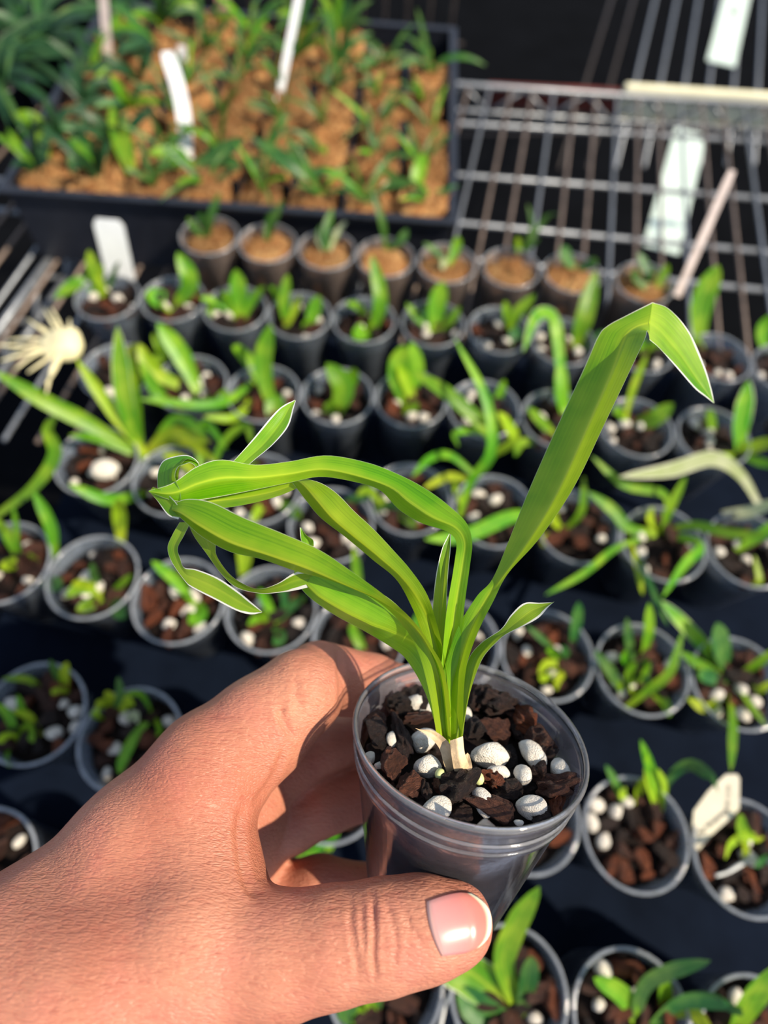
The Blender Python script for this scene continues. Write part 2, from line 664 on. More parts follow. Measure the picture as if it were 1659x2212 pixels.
def lettering(parent, body, size, loc, rot=(0, 0, 0), mat='ink'):
    cu = bpy.data.curves.new('lettering', 'FONT')
    cu.body = body
    cu.size = size
    cu.align_x = 'CENTER'
    cu.align_y = 'CENTER'
    cu.extrude = 0.00005
    tmp = bpy.data.objects.new('lettering_curve', cu)
    C.objects.link(tmp)
    bpy.context.view_layer.update()
    me = bpy.data.meshes.new_from_object(tmp.evaluated_get(bpy.context.evaluated_depsgraph_get()))
    me.name = 'lettering'
    bpy.data.objects.remove(tmp)
    o = bpy.data.objects.new('lettering', me)
    C.objects.link(o)
    me.materials.clear()
    me.materials.append(M[mat])
    o.parent = parent
    o.location = loc
    o.rotation_euler = rot
    return o


w1 = np.linalg.norm(on_z(1602, 70, LZ + 0.006) - on_z(1548, 70, LZ + 0.006))
s1 = strip_between('shelf_label', 'mint', on_z(1600, -40, LZ + 0.006), on_z(1557, 138, LZ + 0.006), w1, 0.002,
                   'pale printed label strip lying on the dark lower shelf above the cream board', 'label')
lettering(s1, '11.10', w1 * 0.45, (0.0, -0.05, 0.0016), (0, 0, math.pi / 2))
s2 = strip_between('shelf_label', 'mint', on_z(1492, 285, LZ + 0.006), on_z(1428, 540, LZ + 0.006), w1, 0.002,
                   'pale mint label strip seen through the wires of the upper shelf', 'label')
p0 = back_pt(on_z(1345, 200, SZ)[0], 0.012, SZ - 0.012)
p1 = back_pt(on_z(1659, 225, SZ)[0] + 0.12, 0.012, SZ - 0.012)
strip_between('cream_board', 'creamboard', p0, p1, 0.012, 0.045, 'cream painted board behind the zigzag back rail of the shelf', 'board')
p2 = back_pt(on_z(1052, 190, SZ)[0], 0.012, SZ - 0.016)
strip_between('red_board', 'redboard', p2, p0 - np.array([bd[0], bd[1], 0]) * 0.004, 0.012, 0.03, 'dark red board next to the cream one behind the shelf rail', 'board')

# ------------------------------------------------------------------ cups
RR = 0.0306      # rim radius of the clear cups
RB = 0.0215      # base radius


def cup_profile(R, B, H, th):
    """outer wall up, inner wall down; two steps under the rim"""
    o = [(0.0005, 0), (B - 0.0012, 0), (B, 0.0012), (B + (R - B) * 0.80, H * 0.80), (B + (R - B) * 0.82 + 0.0007, H * 0.82), (R - 0.0012, H * 0.93), (R - 0.0004, H * 0.945), (R - 0.0004, H - 0.0014)]
    i = [(R - 0.0004 - th, H - 0.0014), (R - 0.0004 - th, H * 0.945), (R - 0.0012 - th, H * 0.93), (B + (R - B) * 0.80 - th, H * 0.80), (B - th, 0.0022), (0.0005, 0.0012)]
    return o + i


def rim_profile(R, H, w=0.0011):
    k = 8
    return [(R + w * math.cos(2 * math.pi * j / k), H - 0.0004 + 0.0011 * math.sin(2 * math.pi * j / k)) for j in range(k)]


CUP = lathe_mesh('cup', cup_profile(RR, RB, RZ, 0.0006), 40)
RIM = lathe_mesh('rim', rim_profile(RR, RZ), 40)
CUPB = CUP.copy()
SOIL_H = RZ - 0.013


def soil_mesh(top, seed, R=RR, B=RB, H=RZ, seg=20, amp=0.0018, low=0.004):
    r = np.random.default_rng(seed)
    vs, fs = [], []
    def rad(z):
        return B + (R - B) * z / H - 0.0013
    prof = [(rad(low), low), (rad((low + top) / 2), (low + top) / 2), (rad(top), top - 0.001), (rad(top) * 0.72, top), (rad(top) * 0.4, top)]
    for (q, z) in prof:
        for k in range(seg):
            th = 2 * math.pi * k / seg
            zz = z + (r.uniform(-amp, amp) if z >= top - 0.002 else 0)
            vs.append((q * math.cos(th), q * math.sin(th), zz))
    for i in range(len(prof) - 1):
        for k in range(seg):
            fs.append((i * seg + k, i * seg + (k + 1) % seg, (i + 1) * seg + (k + 1) % seg, (i + 1) * seg + k))
    vs.append((0, 0, top))
    for k in range(seg):
        fs.append(((len(prof) - 1) * seg + k, (len(prof) - 1) * seg + (k + 1) % seg, len(vs) - 1))
    fs.append(tuple(range(seg))[::-1])
    return mesh_from('potting_mix', vs, fs)


SOILS = [soil_mesh(SOIL_H, s) for s in range(3)]
BARKS = [lump_mesh('bark_chip', 2, (1.0, 0.62, 0.5), 100 + s, 0.44, 0.95, 0.06, 0.9) for s in range(6)]
BARKS_D = [m.copy() for m in BARKS]
BARKS_R = [m.copy() for m in BARKS]
STONES = [lump_mesh('pumice_stone', 2, (1.0, 0.78, 0.72), 200 + s, 0.26, 0.6) for s in range(6)]

# moss plug with a shaggy top and stray strands
def moss_mesh(name, top, seed, R, B, H, seg=36, amp=0.0035, strands=60, square=False):
    r = np.random.default_rng(seed)
    vs, fs = [], []
    rings = 9
    for i in range(rings):
        t = i / (rings - 1)
        for k in range(seg):
            th = 2 * math.pi * k / seg
            q = R * (1 - t * 0.98)
            if square:
                q /= max(abs(math.cos(th)), abs(math.sin(th))) ** 0.8
            z = top + amp * 1.6 * (1 - (1 - t) ** 2) + r.uniform(-amp, amp)
            vs.append((q * math.cos(th), q * math.sin(th), z))
    low0 = len(vs)
    for k in range(seg):
        th = 2 * math.pi * k / seg
        vs.append((B * math.cos(th), B * math.sin(th), H))
    for i in range(rings - 1):
        for k in range(seg):
            fs.append((i * seg + k, i * seg + (k + 1) % seg, (i + 1) * seg + (k + 1) % seg, (i + 1) * seg + k))
    for k in range(seg):
        fs.append((low0 + k, low0 + (k + 1) % seg, (k + 1) % seg, k))
    for _ in range(strands):
        a = r.uniform(0, 6.28)
        q = R * math.sqrt(r.uniform(0, 0.9))
        p = np.array([q * math.cos(a), q * math.sin(a), top + amp * 1.2])
        d = r.normal(size=3)
        d[2] = abs(d[2]) * 0.5
        d /= np.linalg.norm(d)
        s = np.cross(d, [0, 0, 1])
        s = s / (np.linalg.norm(s) + 1e-9) * 0.0006
        e = p + d * r.uniform(0.004, 0.010)
        mm = (p + e) / 2 + np.array([0, 0, 0.0015])
        b = len(vs)
        vs += [p - s, p + s, mm + s, mm - s, e]
        fs += [(b, b + 1, b + 2, b + 3), (b + 3, b + 2, b + 4)]
    return mesh_from(name, vs, fs)


MOSS = [moss_mesh('sphagnum_moss', RZ - 0.010, s, RR - 0.0035, RB, 0.004, strands=90) for s in range(3)]


def leaf_px(spec, parent, default='leaf', z0=RZ - 0.012, name='leaf', tip=True, n=16):
    """spec 'u,v u,v ...|width px|tip height|material': a leaf traced from foot to tip, rising to its tip height above the rims"""
    parts = spec.split('|')
    P = [tuple(map(float, q.split(','))) for q in parts[0].split()]
    wpx = float(parts[1]) if len(parts) > 1 and parts[1] else 18
    hz = float(parts[2]) if len(parts) > 2 and parts[2] else 0.02
    mat = parts[3] if len(parts) > 3 and parts[3] else default
    k = len(P)
    pts = []
    for i, (a, b) in enumerate(P):
        t = i / (k - 1)
        pts.append(on_z(a, b, z0 + (RZ + hz - z0) * (t ** 0.85)))
    pts = catmull(pts, n)
    T = np.gradient(pts, axis=0)
    hint = np.array([0.15, -0.45, 0.88])
    half = []
    dep = np.linalg.norm(pts.mean(0) - CAM)
    w = wpx * dep / F_PX * 0.5
    base_t = np.linspace(0, 1, n)
    prof = np.interp(base_t, [0, 0.12, 0.45, 0.75, 0.92, 1.0], [0.45, 0.62, 1.0, 0.9, 0.5, 0.04])
    for i in range(n):
        s = np.cross(T[i], hint)
        s /= np.linalg.norm(s) + 1e-9
        half.append(s * w * prof[i])
    half = np.array(half)
    loc = np.array(parent.location)
    me = ribbon_mesh(name, pts - half - loc, pts + half - loc, 0.16, n=n, m=5, nhint=np.array([0, -0.4, 0.9]))
    return obj(name, me, mat, parent)


def fill_media(root, seed, chips, stones, kk=1.0):
    r = random.Random(seed)
    spots = []
    for i in range(chips + stones):
        for _ in range(30):
            a, q = r.uniform(0, 6.283), 0.0245 * kk * math.sqrt(r.random())
            p = (q * math.cos(a), q * math.sin(a))
            if all((p[0] - s[0]) ** 2 + (p[1] - s[1]) ** 2 > 0.0078 ** 2 for s in spots):
                break
        spots.append(p)
        stone = i < stones
        sz = r.uniform(0.0042, 0.0066) if stone else r.uniform(0.0048, 0.0112)
        rot = (r.uniform(-0.6, 0.6), r.uniform(-0.6, 0.6), r.uniform(0, 6.28))
        z = SOIL_H + sz * 0.35 + r.uniform(0, 0.003)
        if stone:
            obj('pumice_stone', r.choice(STONES), 'stone', root, (p[0], p[1], z), rot, (sz, sz, sz))
        else:
            kind = r.choice([(BARKS, 'bark'), (BARKS_D, 'bark_dark'), (BARKS, 'bark'), (BARKS_R, 'bark_rust')])
            obj('bark_chip', r.choice(kind[0]), kind[1], root, (p[0], p[1], z), rot, (sz, sz, sz))


ORD = ['first', 'second', 'third', 'fourth', 'fifth', 'sixth', 'seventh', 'eighth', 'ninth', 'tenth', 'eleventh']
ROWNAME = {0: 'the front row', 1: 'the second row', 2: 'the third row', 3: 'the fourth row', 4: 'the fifth row', 5: 'the sixth row'}

# (centre u, v of the rim, description, leaves traced foot to tip)
ROWS = {
 0: [(-45, 1878, 'cup showing only its rim at the frame edge', ['-40,1905 -10,1880|16|0.01|leaf']),
     (186, 1930, 'cup with one broad green leaf, beside the wrist', ['170,1960 60,1910 -20,1900|34|0.012|dark']),
     (832, 2118, 'cup with dark oval leaves just under the thumb', ['748,2230 752,2160 768,2095|40|0.02|dark', '812,2215 795,2150 786,2100|24|0.012|leaf', '812,2190 812,2135 822,2092|34|0.015|dark', '770,2240 775,2200 770,2170|22|0.0|leaf']),
     (1100, 2148, 'cup with thick glossy leaves and one upright blade', ['1128,2205 1060,2140 1000,2100 930,2082|72|0.012|var', '1118,2180 1090,2080 1120,1990 1165,1915|46|0.045|leaf', '1125,2190 1142,2120 1146,2065|36|0.018|dark', '1120,2215 1050,2195 990,2135|56|0.0|dark']),
     (1366, 2202, 'cup with spreading strap leaves', ['1372,2212 1392,2135 1450,2098 1535,2075|36|0.03|dark', '1378,2212 1345,2150 1283,2112|32|0.012|leaf', '1436,2190 1438,2150 1434,2115|26|0.01|leaf']),
     (1642, 2264, 'cup with arching leaves cut by the frame corner', ['1400,2225 1470,2168 1560,2165 1604,2196|34|0.03|dark', '1395,2215 1480,2185 1540,2225|26|0.01|yel', '1585,2240 1630,2160 1675,2085|60|0.045|leaf'])],
 1: [(-108, 1508, 'cup with only its right rim inside the frame', ['-100,1500 -60,1480|14|0.01']),
     (85, 1545, 'cup with many tiny narrow shoots', ['100,1500 60,1468 5,1466|14|0.01|leaf', '140,1495 122,1455 108,1425|16|0.02|dark', '142,1500 138,1460 146,1430|20|0.018|yel', '60,1565 48,1535 38,1500|14|0.012', '90,1590 62,1548 28,1535|16|0.01|yel', '38,1610 20,1550 -8,1518|18|0.012', '40,1605 20,1592 -10,1600|20|0.006|yel', '42,1600 60,1575 74,1602|24|0.008', '22,1600 14,1640 22,1655|12|0.004', '150,1500 128,1490 112,1500|16|0.01|yel']),
     (276, 1592, 'cup with a tangle of yellowish small leaves', ['240,1545 258,1505 256,1462|16|0.02|dark', '250,1545 225,1520 205,1530|22|0.012|yel', '252,1548 275,1515 290,1520|22|0.014|yel', '245,1550 240,1510 232,1492|22|0.014|yel', '330,1545 292,1590 266,1640 258,1672|20|0.004|leaf', '330,1545 306,1502 268,1498|11|0.014', '332,1548 344,1575 340,1590|14|0.006', '262,1560 290,1545 300,1560|20|0.008|dry', '225,1555 205,1545 215,1535|16|0.01|yel']),
     (482, 1632, 'cup peeping out above the knuckles', ['490,1640 470,1600|14|0.01']),
     (692, 1692, 'cup glimpsed between the ring and little fingers', ['660,1850 690,1815 728,1780|44|0.004|leaf', '640,1850 680,1815|30|0.0|leaf', '710,1840 726,1770|26|0.01|leaf']),
     (1140, 1762, 'cup partly hidden by the held cup', []),
     (1374, 1800, 'cup with arching leaves before the cream label', ['1425,1745 1412,1680 1384,1598|20|0.03|leaf', '1430,1745 1445,1685 1490,1652 1535,1680 1552,1712|24|0.028|dark', '1425,1765 1402,1690 1398,1625|15|0.025|yel', '1348,1745 1332,1695 1308,1652|15|0.012|dark', '1375,1740 1384,1700 1396,1675|20|0.01|yel', '1430,1755 1436,1700 1420,1660|12|0.02|yel', '1360,1740 1345,1715 1350,1700|16|0.006|yel']),
     (1612, 1850, 'cup with a pale curved leaf and bare root', ['1640,1830 1606,1795 1598,1758|22|0.015|leaf', '1665,1825 1620,1806 1580,1822 1566,1856|17|0.012|yel', '1605,1875 1612,1840 1606,1810|14|0.006|yel', '1665,1850 1630,1870|18|0.004|dark'])],
 2: [(42, 1220, 'cup with three upright strap leaves at the frame edge', ['48,1225 22,1165 -10,1118|22|0.025', '34,1215 36,1150 28,1090|11|0.04', '118,1215 110,1140 72,1060|24|0.03', '60,1225 30,1218 0,1228|24|0.006|yel', '70,1230 110,1262 135,1250|28|0.004|dark', '80,1215 65,1195|20|0.01|yel', '-10,1115 70,1055 118,985 104,930 122,898|26|0.07|leaf']),
     (219, 1252, 'cup with cream-edged oval leaves', ['218,1290 178,1270 140,1290|24|0.01|var', '222,1280 185,1262 155,1260|18|0.014|yel', '222,1290 195,1305 165,1318|24|0.006|var', '226,1285 250,1310 272,1335|34|0.002|dark', '216,1275 204,1245 200,1215|18|0.015|dark', '234,1285 262,1262 285,1240|14|0.012|leaf', '262,1180 258,1110 262,1080|30|0.03|yel', '320,1062 240,1080 148,1046|24|0.03|leaf']),
     (386, 1290, 'cup with a bent narrow leaf', ['422,1305 375,1250 328,1212|24|0.02|leaf', '425,1300 430,1325 408,1348|34|0.0|leaf', '415,1300 400,1280|18|0.01|leaf']),
     (582, 1322, 'cup with clustered small leaves left of held plant', ['600,1345 575,1300 560,1270|20|0.014', '600,1345 640,1300 660,1290|20|0.012|dark', '592,1350 605,1375 590,1392|26|0.002|dark', '590,1345 560,1335 535,1350|18|0.006', '525,1250 528,1200 522,1170|32|0.03|yel', '610,1340 615,1290 600,1262|16|0.016|dark', '580,1350 565,1320|16|0.008']),
     (772, 1368, 'cup behind the held stem with a tall thin leaf', ['762,1385 772,1260 764,1180|22|0.04|leaf', '800,1435 772,1380 756,1350|22|0.006|leaf', '742,1340 735,1310 732,1280|16|0.012|dark']),
     (966, 1390, 'cup hidden mostly by the held stem', ['920,1400 900,1360 905,1320|20|0.012']),
     (1162, 1412, 'cup with short fleshy rosettes right of the held stem', ['1236,1400 1246,1345 1250,1300|26|0.025|dark', '1216,1425 1180,1388 1138,1352|14|0.012|dark', '1230,1440 1185,1432 1162,1455|18|0.006|yel', '1228,1445 1205,1470 1200,1490|18|0.002|yel', '1228,1440 1200,1410 1180,1405|18|0.01', '1215,1445 1180,1465 1165,1460|16|0.003|yel', '1232,1430 1215,1395|18|0.014|dark']),
     (1372, 1442, 'cup with a bushy clump of upright green shoots', ['1346,1500 1320,1452 1284,1405|22|0.014|dark', '1372,1440 1360,1390 1354,1335|20|0.025|dark', '1388,1425 1402,1365 1402,1302|24|0.03|leaf', '1345,1535 1400,1492 1448,1450 1476,1362|22|0.03|leaf', '1408,1490 1436,1520 1444,1548|26|0.0|leaf', '1362,1482 1390,1465 1405,1470|22|0.004|dark', '1382,1455 1352,1425 1350,1405|18|0.012', '1345,1500 1335,1470|12|0.01', '1360,1440 1385,1430 1395,1415|14|0.014|dark', '1370,1500 1360,1460 1372,1430|22|0.01|leaf', '1380,1490 1395,1450 1400,1425|18|0.012|leaf']),
     (1592, 1474, 'cup with long radiating blades at the frame edge', ['1578,1460 1500,1372 1428,1298|28|0.02|var', '1575,1450 1560,1400 1548,1345|42|0.025|dark', '1570,1465 1520,1440 1470,1408|20|0.012|leaf', '1572,1478 1530,1462 1508,1452|26|0.006|dark', '1576,1490 1584,1560 1578,1665|28|0.02|leaf', '1592,1462 1640,1432 1675,1400|24|0.02|leaf', '1588,1470 1620,1520 1655,1568|16|0.006|var', '1572,1490 1532,1530 1485,1508|20|0.004|yel', '1600,1480 1640,1490 1670,1470|18|0.006|yel'])],
 3: [(290, 1012, 'cup with a sprawling yellow-green plant carrying pale roots', ['315,995 200,920 100,868 -15,800|32|0.06|leaf', '308,985 268,860 254,705|36|0.075|var', '305,985 288,870 282,768|30|0.06|leaf', '310,992 210,948 150,940|15|0.03|leaf', '320,985 400,955 470,1000|20|0.02|yel', '312,980 370,935 455,955|26|0.03|yel', '318,980 380,905 450,940|22|0.035|leaf', '322,990 240,885 165,775|24|0.055|yel']),
     (440, 1042, 'cup with looping yellow-green leaves', ['440,1040 430,960 445,915 490,970|18|0.03|leaf', '450,1040 480,960 530,920 545,960|18|0.035|leaf', '440,1050 400,1000 350,980|22|0.02|yel', '455,1045 520,1010 560,1000|20|0.015|leaf']),
     (578, 1066, 'cup half covered by the held leaves', ['580,1080 560,1100 545,1130|20|0.01|yel', '590,1080 630,1100 650,1120|26|0.01|leaf']),
     (716, 1086, 'cup with short dark leaves behind the held leaves', ['740,1110 760,1080 800,1075|18|0.012|dark', '730,1120 760,1140 790,1130|22|0.004|yel', '720,1100 700,1075|16|0.012|dark']),
     (872, 1098, 'cup with striped spreading leaves behind the held plant', ['800,1110 840,1090 880,1100|20|0.012|dark', '830,1110 800,1060 770,1070|18|0.02|leaf', '850,1110 880,1120 900,1140|24|0.004|var', '820,1105 830,1070|14|0.012|yel']),
     (1042, 1110, 'cup with a thin-stemmed plant of curling narrow leaves', ['992,1118 1018,1040 1062,975 1050,860 982,730|24|0.09|leaf', '1065,975 1065,940 970,852 888,802|32|0.075|leaf', '1062,985 1110,950 1095,915 1075,890|26|0.05|yel', '1030,1030 975,985 930,990 890,1030|18|0.03|leaf', '1020,1040 970,1030 915,1055|20|0.015|yel', '1066,985 1045,935 985,935 990,965|14|0.05|leaf', '1000,1095 985,1060 980,1040|14|0.01|yel']),
     (1212, 1132, 'cup with a broad leaf reaching behind the big held leaf', ['1180,1120 1110,1115 1010,1155 918,1165|32|0.03|leaf', '1215,1150 1256,1105 1262,1030|18|0.03|leaf', '1205,1155 1180,1165 1170,1178|26|0.0|yel', '1210,1140 1195,1110 1200,1080|20|0.02|yel', '1220,1145 1190,1125|16|0.012|yel']),
     (1382, 1160, 'cup with a starfish plant of long grassy leaves', ['1428,1155 1450,1095 1482,1028|20|0.035|leaf', '1430,1140 1438,1070 1350,1048 1278,985|18|0.04|leaf', '1425,1150 1362,1142 1322,1100 1270,1062|24|0.02|leaf', '1420,1155 1335,1182 1262,1238 1178,1285|15|0.025|leaf', '1432,1150 1500,1135 1580,1152 1665,1155|20|0.03|leaf', '1432,1155 1490,1165 1516,1182 1478,1220 1430,1292|22|0.03|leaf', '1366,1170 1378,1230 1388,1285|18|0.012|yel', '1372,1180 1408,1270 1442,1352|15|0.02|dark', '1425,1150 1405,1120 1408,1095|18|0.014|yel']),
     (1572, 1182, 'cup with long pale leaves crossing above it', ['1640,1090 1600,1025 1540,990 1450,1015 1338,1030|30|0.06|dry', '1590,1190 1680,1130 1700,1090|30|0.04|leaf', '1600,1240 1640,1260 1630,1200|14|0.004|yel', '1560,1110 1620,1105 1680,1080|26|0.03|dry'])],
 4: [(252, 800, 'cup behind the plant with the pale roots', ['300,800 350,765 330,720|24|0.02|yel', '290,800 280,765 300,745|22|0.02|yel']),
     (418, 828, 'cup with two wide leaning leaves', ['430,850 390,765 340,698|38|0.03|leaf', '415,845 330,800 300,742|30|0.02|yel', '440,850 470,870 490,840|26|0.004|leaf', '380,860 350,860 300,780|26|0.02|leaf']),
     (576, 848, 'cup with a tall hooded leaf', ['590,890 568,790 585,700|38|0.045|leaf', '575,840 530,770 502,748|26|0.02|leaf', '588,920 594,880 590,850|42|0.002|leaf', '560,815 470,872 300,862|20|0.03|leaf', '550,850 510,900 440,900|18|0.01|yel']),
     (727, 854, 'cup with a stout folded leaf', ['718,905 742,840 706,785|46|0.025|leaf', '735,865 758,820 764,795|30|0.02|leaf', '700,910 715,885 728,875|34|0.002|leaf']),
     (881, 860, 'cup with one wide spoon-shaped leaf', ['885,875 866,810 872,745|56|0.03|leaf', '880,868 900,800 888,738|34|0.03|leaf', '870,892 890,882 905,870|22|0.0|leaf', '895,880 880,830 860,790|26|0.02|yel']),
     (1050, 882, 'cup behind curling narrow leaves', ['1060,890 1080,850 1090,820|18|0.012|leaf']),
     (1196, 902, 'cup with an arched leaf bent sharply at its top', ['1230,925 1212,800 1198,690 1160,682 1130,760|28|0.075|var', '1222,905 1214,850 1212,770|30|0.03|leaf', '1180,960 1130,955 1112,985|18|0.004|leaf', '1200,940 1170,910 1140,880|22|0.015|leaf', '1225,960 1240,930|20|0.004|yel']),
     (1376, 922, 'cup with low oval leaf right of big held leaf', ['1348,915 1368,840 1398,765|16|0.045|yel', '1365,915 1410,905 1455,872|34|0.012|leaf', '1360,918 1340,890 1325,890|20|0.008|leaf']),
     (1542, 942, 'cup with an erect pale-striped leaf', ['1598,985 1604,910 1618,822|42|0.045|var', '1575,990 1630,965 1680,950|24|0.015|yel', '1545,940 1536,910 1528,885|26|0.01|leaf', '1600,985 1565,990 1540,985|22|0.004|yel', '1605,985 1650,1000 1680,1010|22|0.004|leaf'])],
 5: [(246, 642, 'cup with a white label and drooping leaves', ['228,640 205,590 192,540|24|0.025|leaf', '225,638 175,610 118,645|26|0.012|leaf', '232,632 246,590 258,565|12|0.02|dark', '222,640 215,600 222,570|18|0.02|yel']),
     (371, 646, 'cup with one fat upright leaf', ['375,665 410,610 384,545|34|0.03|leaf', '380,662 345,645 315,635|36|0.004|leaf', '370,668 355,665|34|-0.002|yel']),
     (501, 664, 'cup with a small open fan of leaves', ['518,692 516,635 510,582|34|0.025|leaf', '512,688 475,655 430,642|16|0.012|leaf', '525,690 548,645 572,618|18|0.016|leaf', '470,690 458,665 450,655|26|0.004|leaf', '510,690 495,650 480,630|18|0.016|leaf']),
     (646, 680, 'cup with two separate seedlings', ['620,705 614,650 622,592|24|0.025|leaf', '620,700 600,640 583,618|16|0.016|leaf', '622,702 640,660 650,640|16|0.012|yel', '668,712 678,672 690,638|28|0.012|leaf', '672,716 655,695|26|0.002|leaf']),
     (781, 690, 'cup with a tall blade and a low drooping leaf', ['800,725 822,650 804,552|30|0.04|leaf', '800,705 778,665 748,655|18|0.014|leaf', '806,690 785,715 765,732|34|0.0|leaf']),
     (935, 698, 'cup with a symmetrical tuft', ['940,718 944,660 958,608|38|0.025|leaf', '935,718 902,685 878,655|16|0.012|leaf', '945,718 975,690 994,662|18|0.012|leaf', '938,716 920,680 915,665|16|0.014|dark']),
     (1080, 712, 'cup with a forked pale seedling', ['1100,720 1115,680 1156,636|24|0.02|leaf', '1104,715 1096,680 1090,650|20|0.016|leaf', '1110,748 1112,725 1116,705|26|0.0|dark']),
     (1216, 736, 'cup with one spatula-shaped leaf', ['1242,755 1262,690 1288,585|38|0.04|leaf', '1255,750 1285,738 1310,715|28|0.006|dark']),
     (1388, 752, 'cup hidden behind the bent tip of the big leaf', ['1400,770 1425,735 1440,700|30|0.016|leaf', '1395,770 1380,730|24|0.012|leaf']),
     (1560, 772, 'cup with a large paddle leaf', ['1510,745 1518,655 1552,572|48|0.045|leaf', '1520,760 1505,745 1500,730|34|0.004|leaf']),
     (1690, 795, 'cup cut off by the frame edge', ['1655,760 1650,715 1662,680|34|0.02|leaf'])],
}

BROWN = [(450, 500), (576, 516), (706, 532), (832, 547), (966, 560), (1106, 570), (1240, 582), (1396, 602)]
cup_roots = {}
CENT = {(ri, ci): on_z(c[0], c[1], RZ)[:2] for ri, cups in ROWS.items() for ci, c in enumerate(cups)}
for i, (a, b) in enumerate(BROWN):
    CENT[('b', i)] = on_z(a, b, RZ)[:2]
keys = list(CENT)
ROW_K = {4: 0.96, 5: 0.91, 'b': 0.91}            # the back rows stand in slightly narrower cups
for _ in range(60):
    for i in range(len(keys)):
        for j in range(i + 1, len(keys)):
            d = CENT[keys[j]] - CENT[keys[i]]
            L_ = np.linalg.norm(d)
            MIN_D = (RR + 0.0012) * (ROW_K.get(keys[i][0], 1.0) + ROW_K.get(keys[j][0], 1.0))
            if L_ < MIN_D:
                q = d / L_ * (MIN_D - L_) * 0.5
                CENT[keys[i]] = CENT[keys[i]] - q
                CENT[keys[j]] = CENT[keys[j]] + q
for ri, cups in ROWS.items():
    for ci, (cu, cv, desc, leaves) in enumerate(cups):
        c = CENT[(ri, ci)]
        lab = 'clear ' + desc + ', ' + ORD[ci] + ' from left in ' + ROWNAME[ri]
        if len(lab.split()) > 16:
            lab = 'clear ' + desc + ', ' + ORD[ci] + ' in ' + ROWNAME[ri].replace('the ', '')
        if len(lab.split()) > 16:
            print('LONG', lab)
        root = thing('potted_orchid', lab, 'potted plant', (c[0], c[1], 0), 'orchid seedlings in clear cups')
        cup_roots[(ri, ci)] = root
        rz = (0, 0, random.uniform(0, 6.28))
        kk = ROW_K.get(ri, 1.0)
        cp = obj('cup', CUP, 'cup', root, rot=rz, scl=(kk, kk, 1))
        obj('rim', RIM, 'rim', cp)
        obj('potting_mix', SOILS[(ri + ci) % 3], 'soil', root, scl=(kk, kk, 1))
        near = ri <= 2
        fill_media(root, ri * 40 + ci + 5, 16 if near else 10, 5 if near else 4, kk)
        for s in leaves:
            leaf_px(s, root)

# loose pale roots on the sprawling plant, silver roots, orange foot
root = cup_roots[(3, 0)]
loc = np.array(root.location)
hub = on_z(140, 745, RZ + 0.055)
obj('root_clump', lump_mesh('root_clump', 3, (0.016, 0.012, 0.010), 77, 0.35, 0.3), 'root', root, hub - loc)
for k, (a, b) in enumerate([(95, 668), (110, 665), (60, 690), (20, 760), (0, 780), (-10, 745), (30, 800), (60, 805), (100, 830), (10, 735), (80, 700), (120, 690), (100, 850), (150, 690)]):
    e = on_z(a, b, RZ + 0.05 + 0.004 * (k % 3))
    m_ = (hub + e) / 2 + np.array([0.002 * (k % 2), 0.0, 0.004 - 0.003 * (k % 3)])
    obj('root', tube_mesh('root', np.array([hub, m_, e]) - loc, [0.0016, 0.0013, 0.0007], 6, 8), 'root', root)
obj('pumice_stone', STONES[1], 'stone', root, on_z(226, 1012, RZ + 0.004) - loc, (0.3, 0.2, 0.5), (0.011, 0.011, 0.011))
for key, spec, r in (((0, 3), [(948, 2230), (962, 2170), (978, 2135), (968, 2108)], 0.0011), ((1, 7), [(1545, 1892), (1570, 1885), (1592, 1872), (1610, 1862)], 0.0009)):
    root = cup_roots[key]
    loc = np.array(root.location)
    obj('silver_root', tube_mesh('silver_root', np.array([on_z(a, b, RZ - 0.004) for a, b in spec]) - loc, [r, r, r * 1.4, r], 6, 14), 'root_white', root)

# ------------------------------------------------------------------ brown-moss cups
BROWN_L = [
    ['448,515 455,470 475,415|16|0.03|grass', '440,512 420,490 405,470|14|0.012|grass', '450,512 440,480 430,460|20|0.014|dark'],
    ['580,520 590,480 612,430|14|0.03|grass', '575,520 582,480 590,455|18|0.015|grass'],
    ['708,545 705,500 718,450|18|0.02|grass', '712,545 730,500 748,478|10|0.016|dry', '700,545 690,510 702,480|14|0.012|dark'],
    ['835,540 826,480 805,410|14|0.04|grass', '840,538 865,520 880,495|18|0.01|dark'],
    ['965,575 945,545 915,525|14|0.012|grass', '968,575 985,535 990,510|20|0.012|leaf', '962,580 955,560|20|0.004|dry'],
    ['1130,540 1150,490 1140,440|10|0.03|grass', '1125,545 1115,515|24|0.012|leaf', '1135,535 1180,470 1212,462|10|0.03|grass', '1120,545 1165,515|14|0.01|grass'],
    ['1240,580 1225,555 1215,530|26|0.01|dark', '1245,582 1275,570 1290,560|20|0.008|dark'],
    ['1400,620 1395,580 1380,545|20|0.012|dark', '1420,620 1435,590 1440,570|18|0.01|leaf', '1395,625 1375,600 1370,580|18|0.008|grass', '1425,625 1450,615|22|0.006|leaf', '1410,610 1412,575|18|0.014|grass'],
]
BDESC = ['with spiky leaf tufts', 'with one leaning leaf', 'with a pale dry blade', 'with a long thin leaf', 'with a short leaf fan', 'with a long curving wisp', 'with a low dark leaf', 'with tangled tiny shoots']
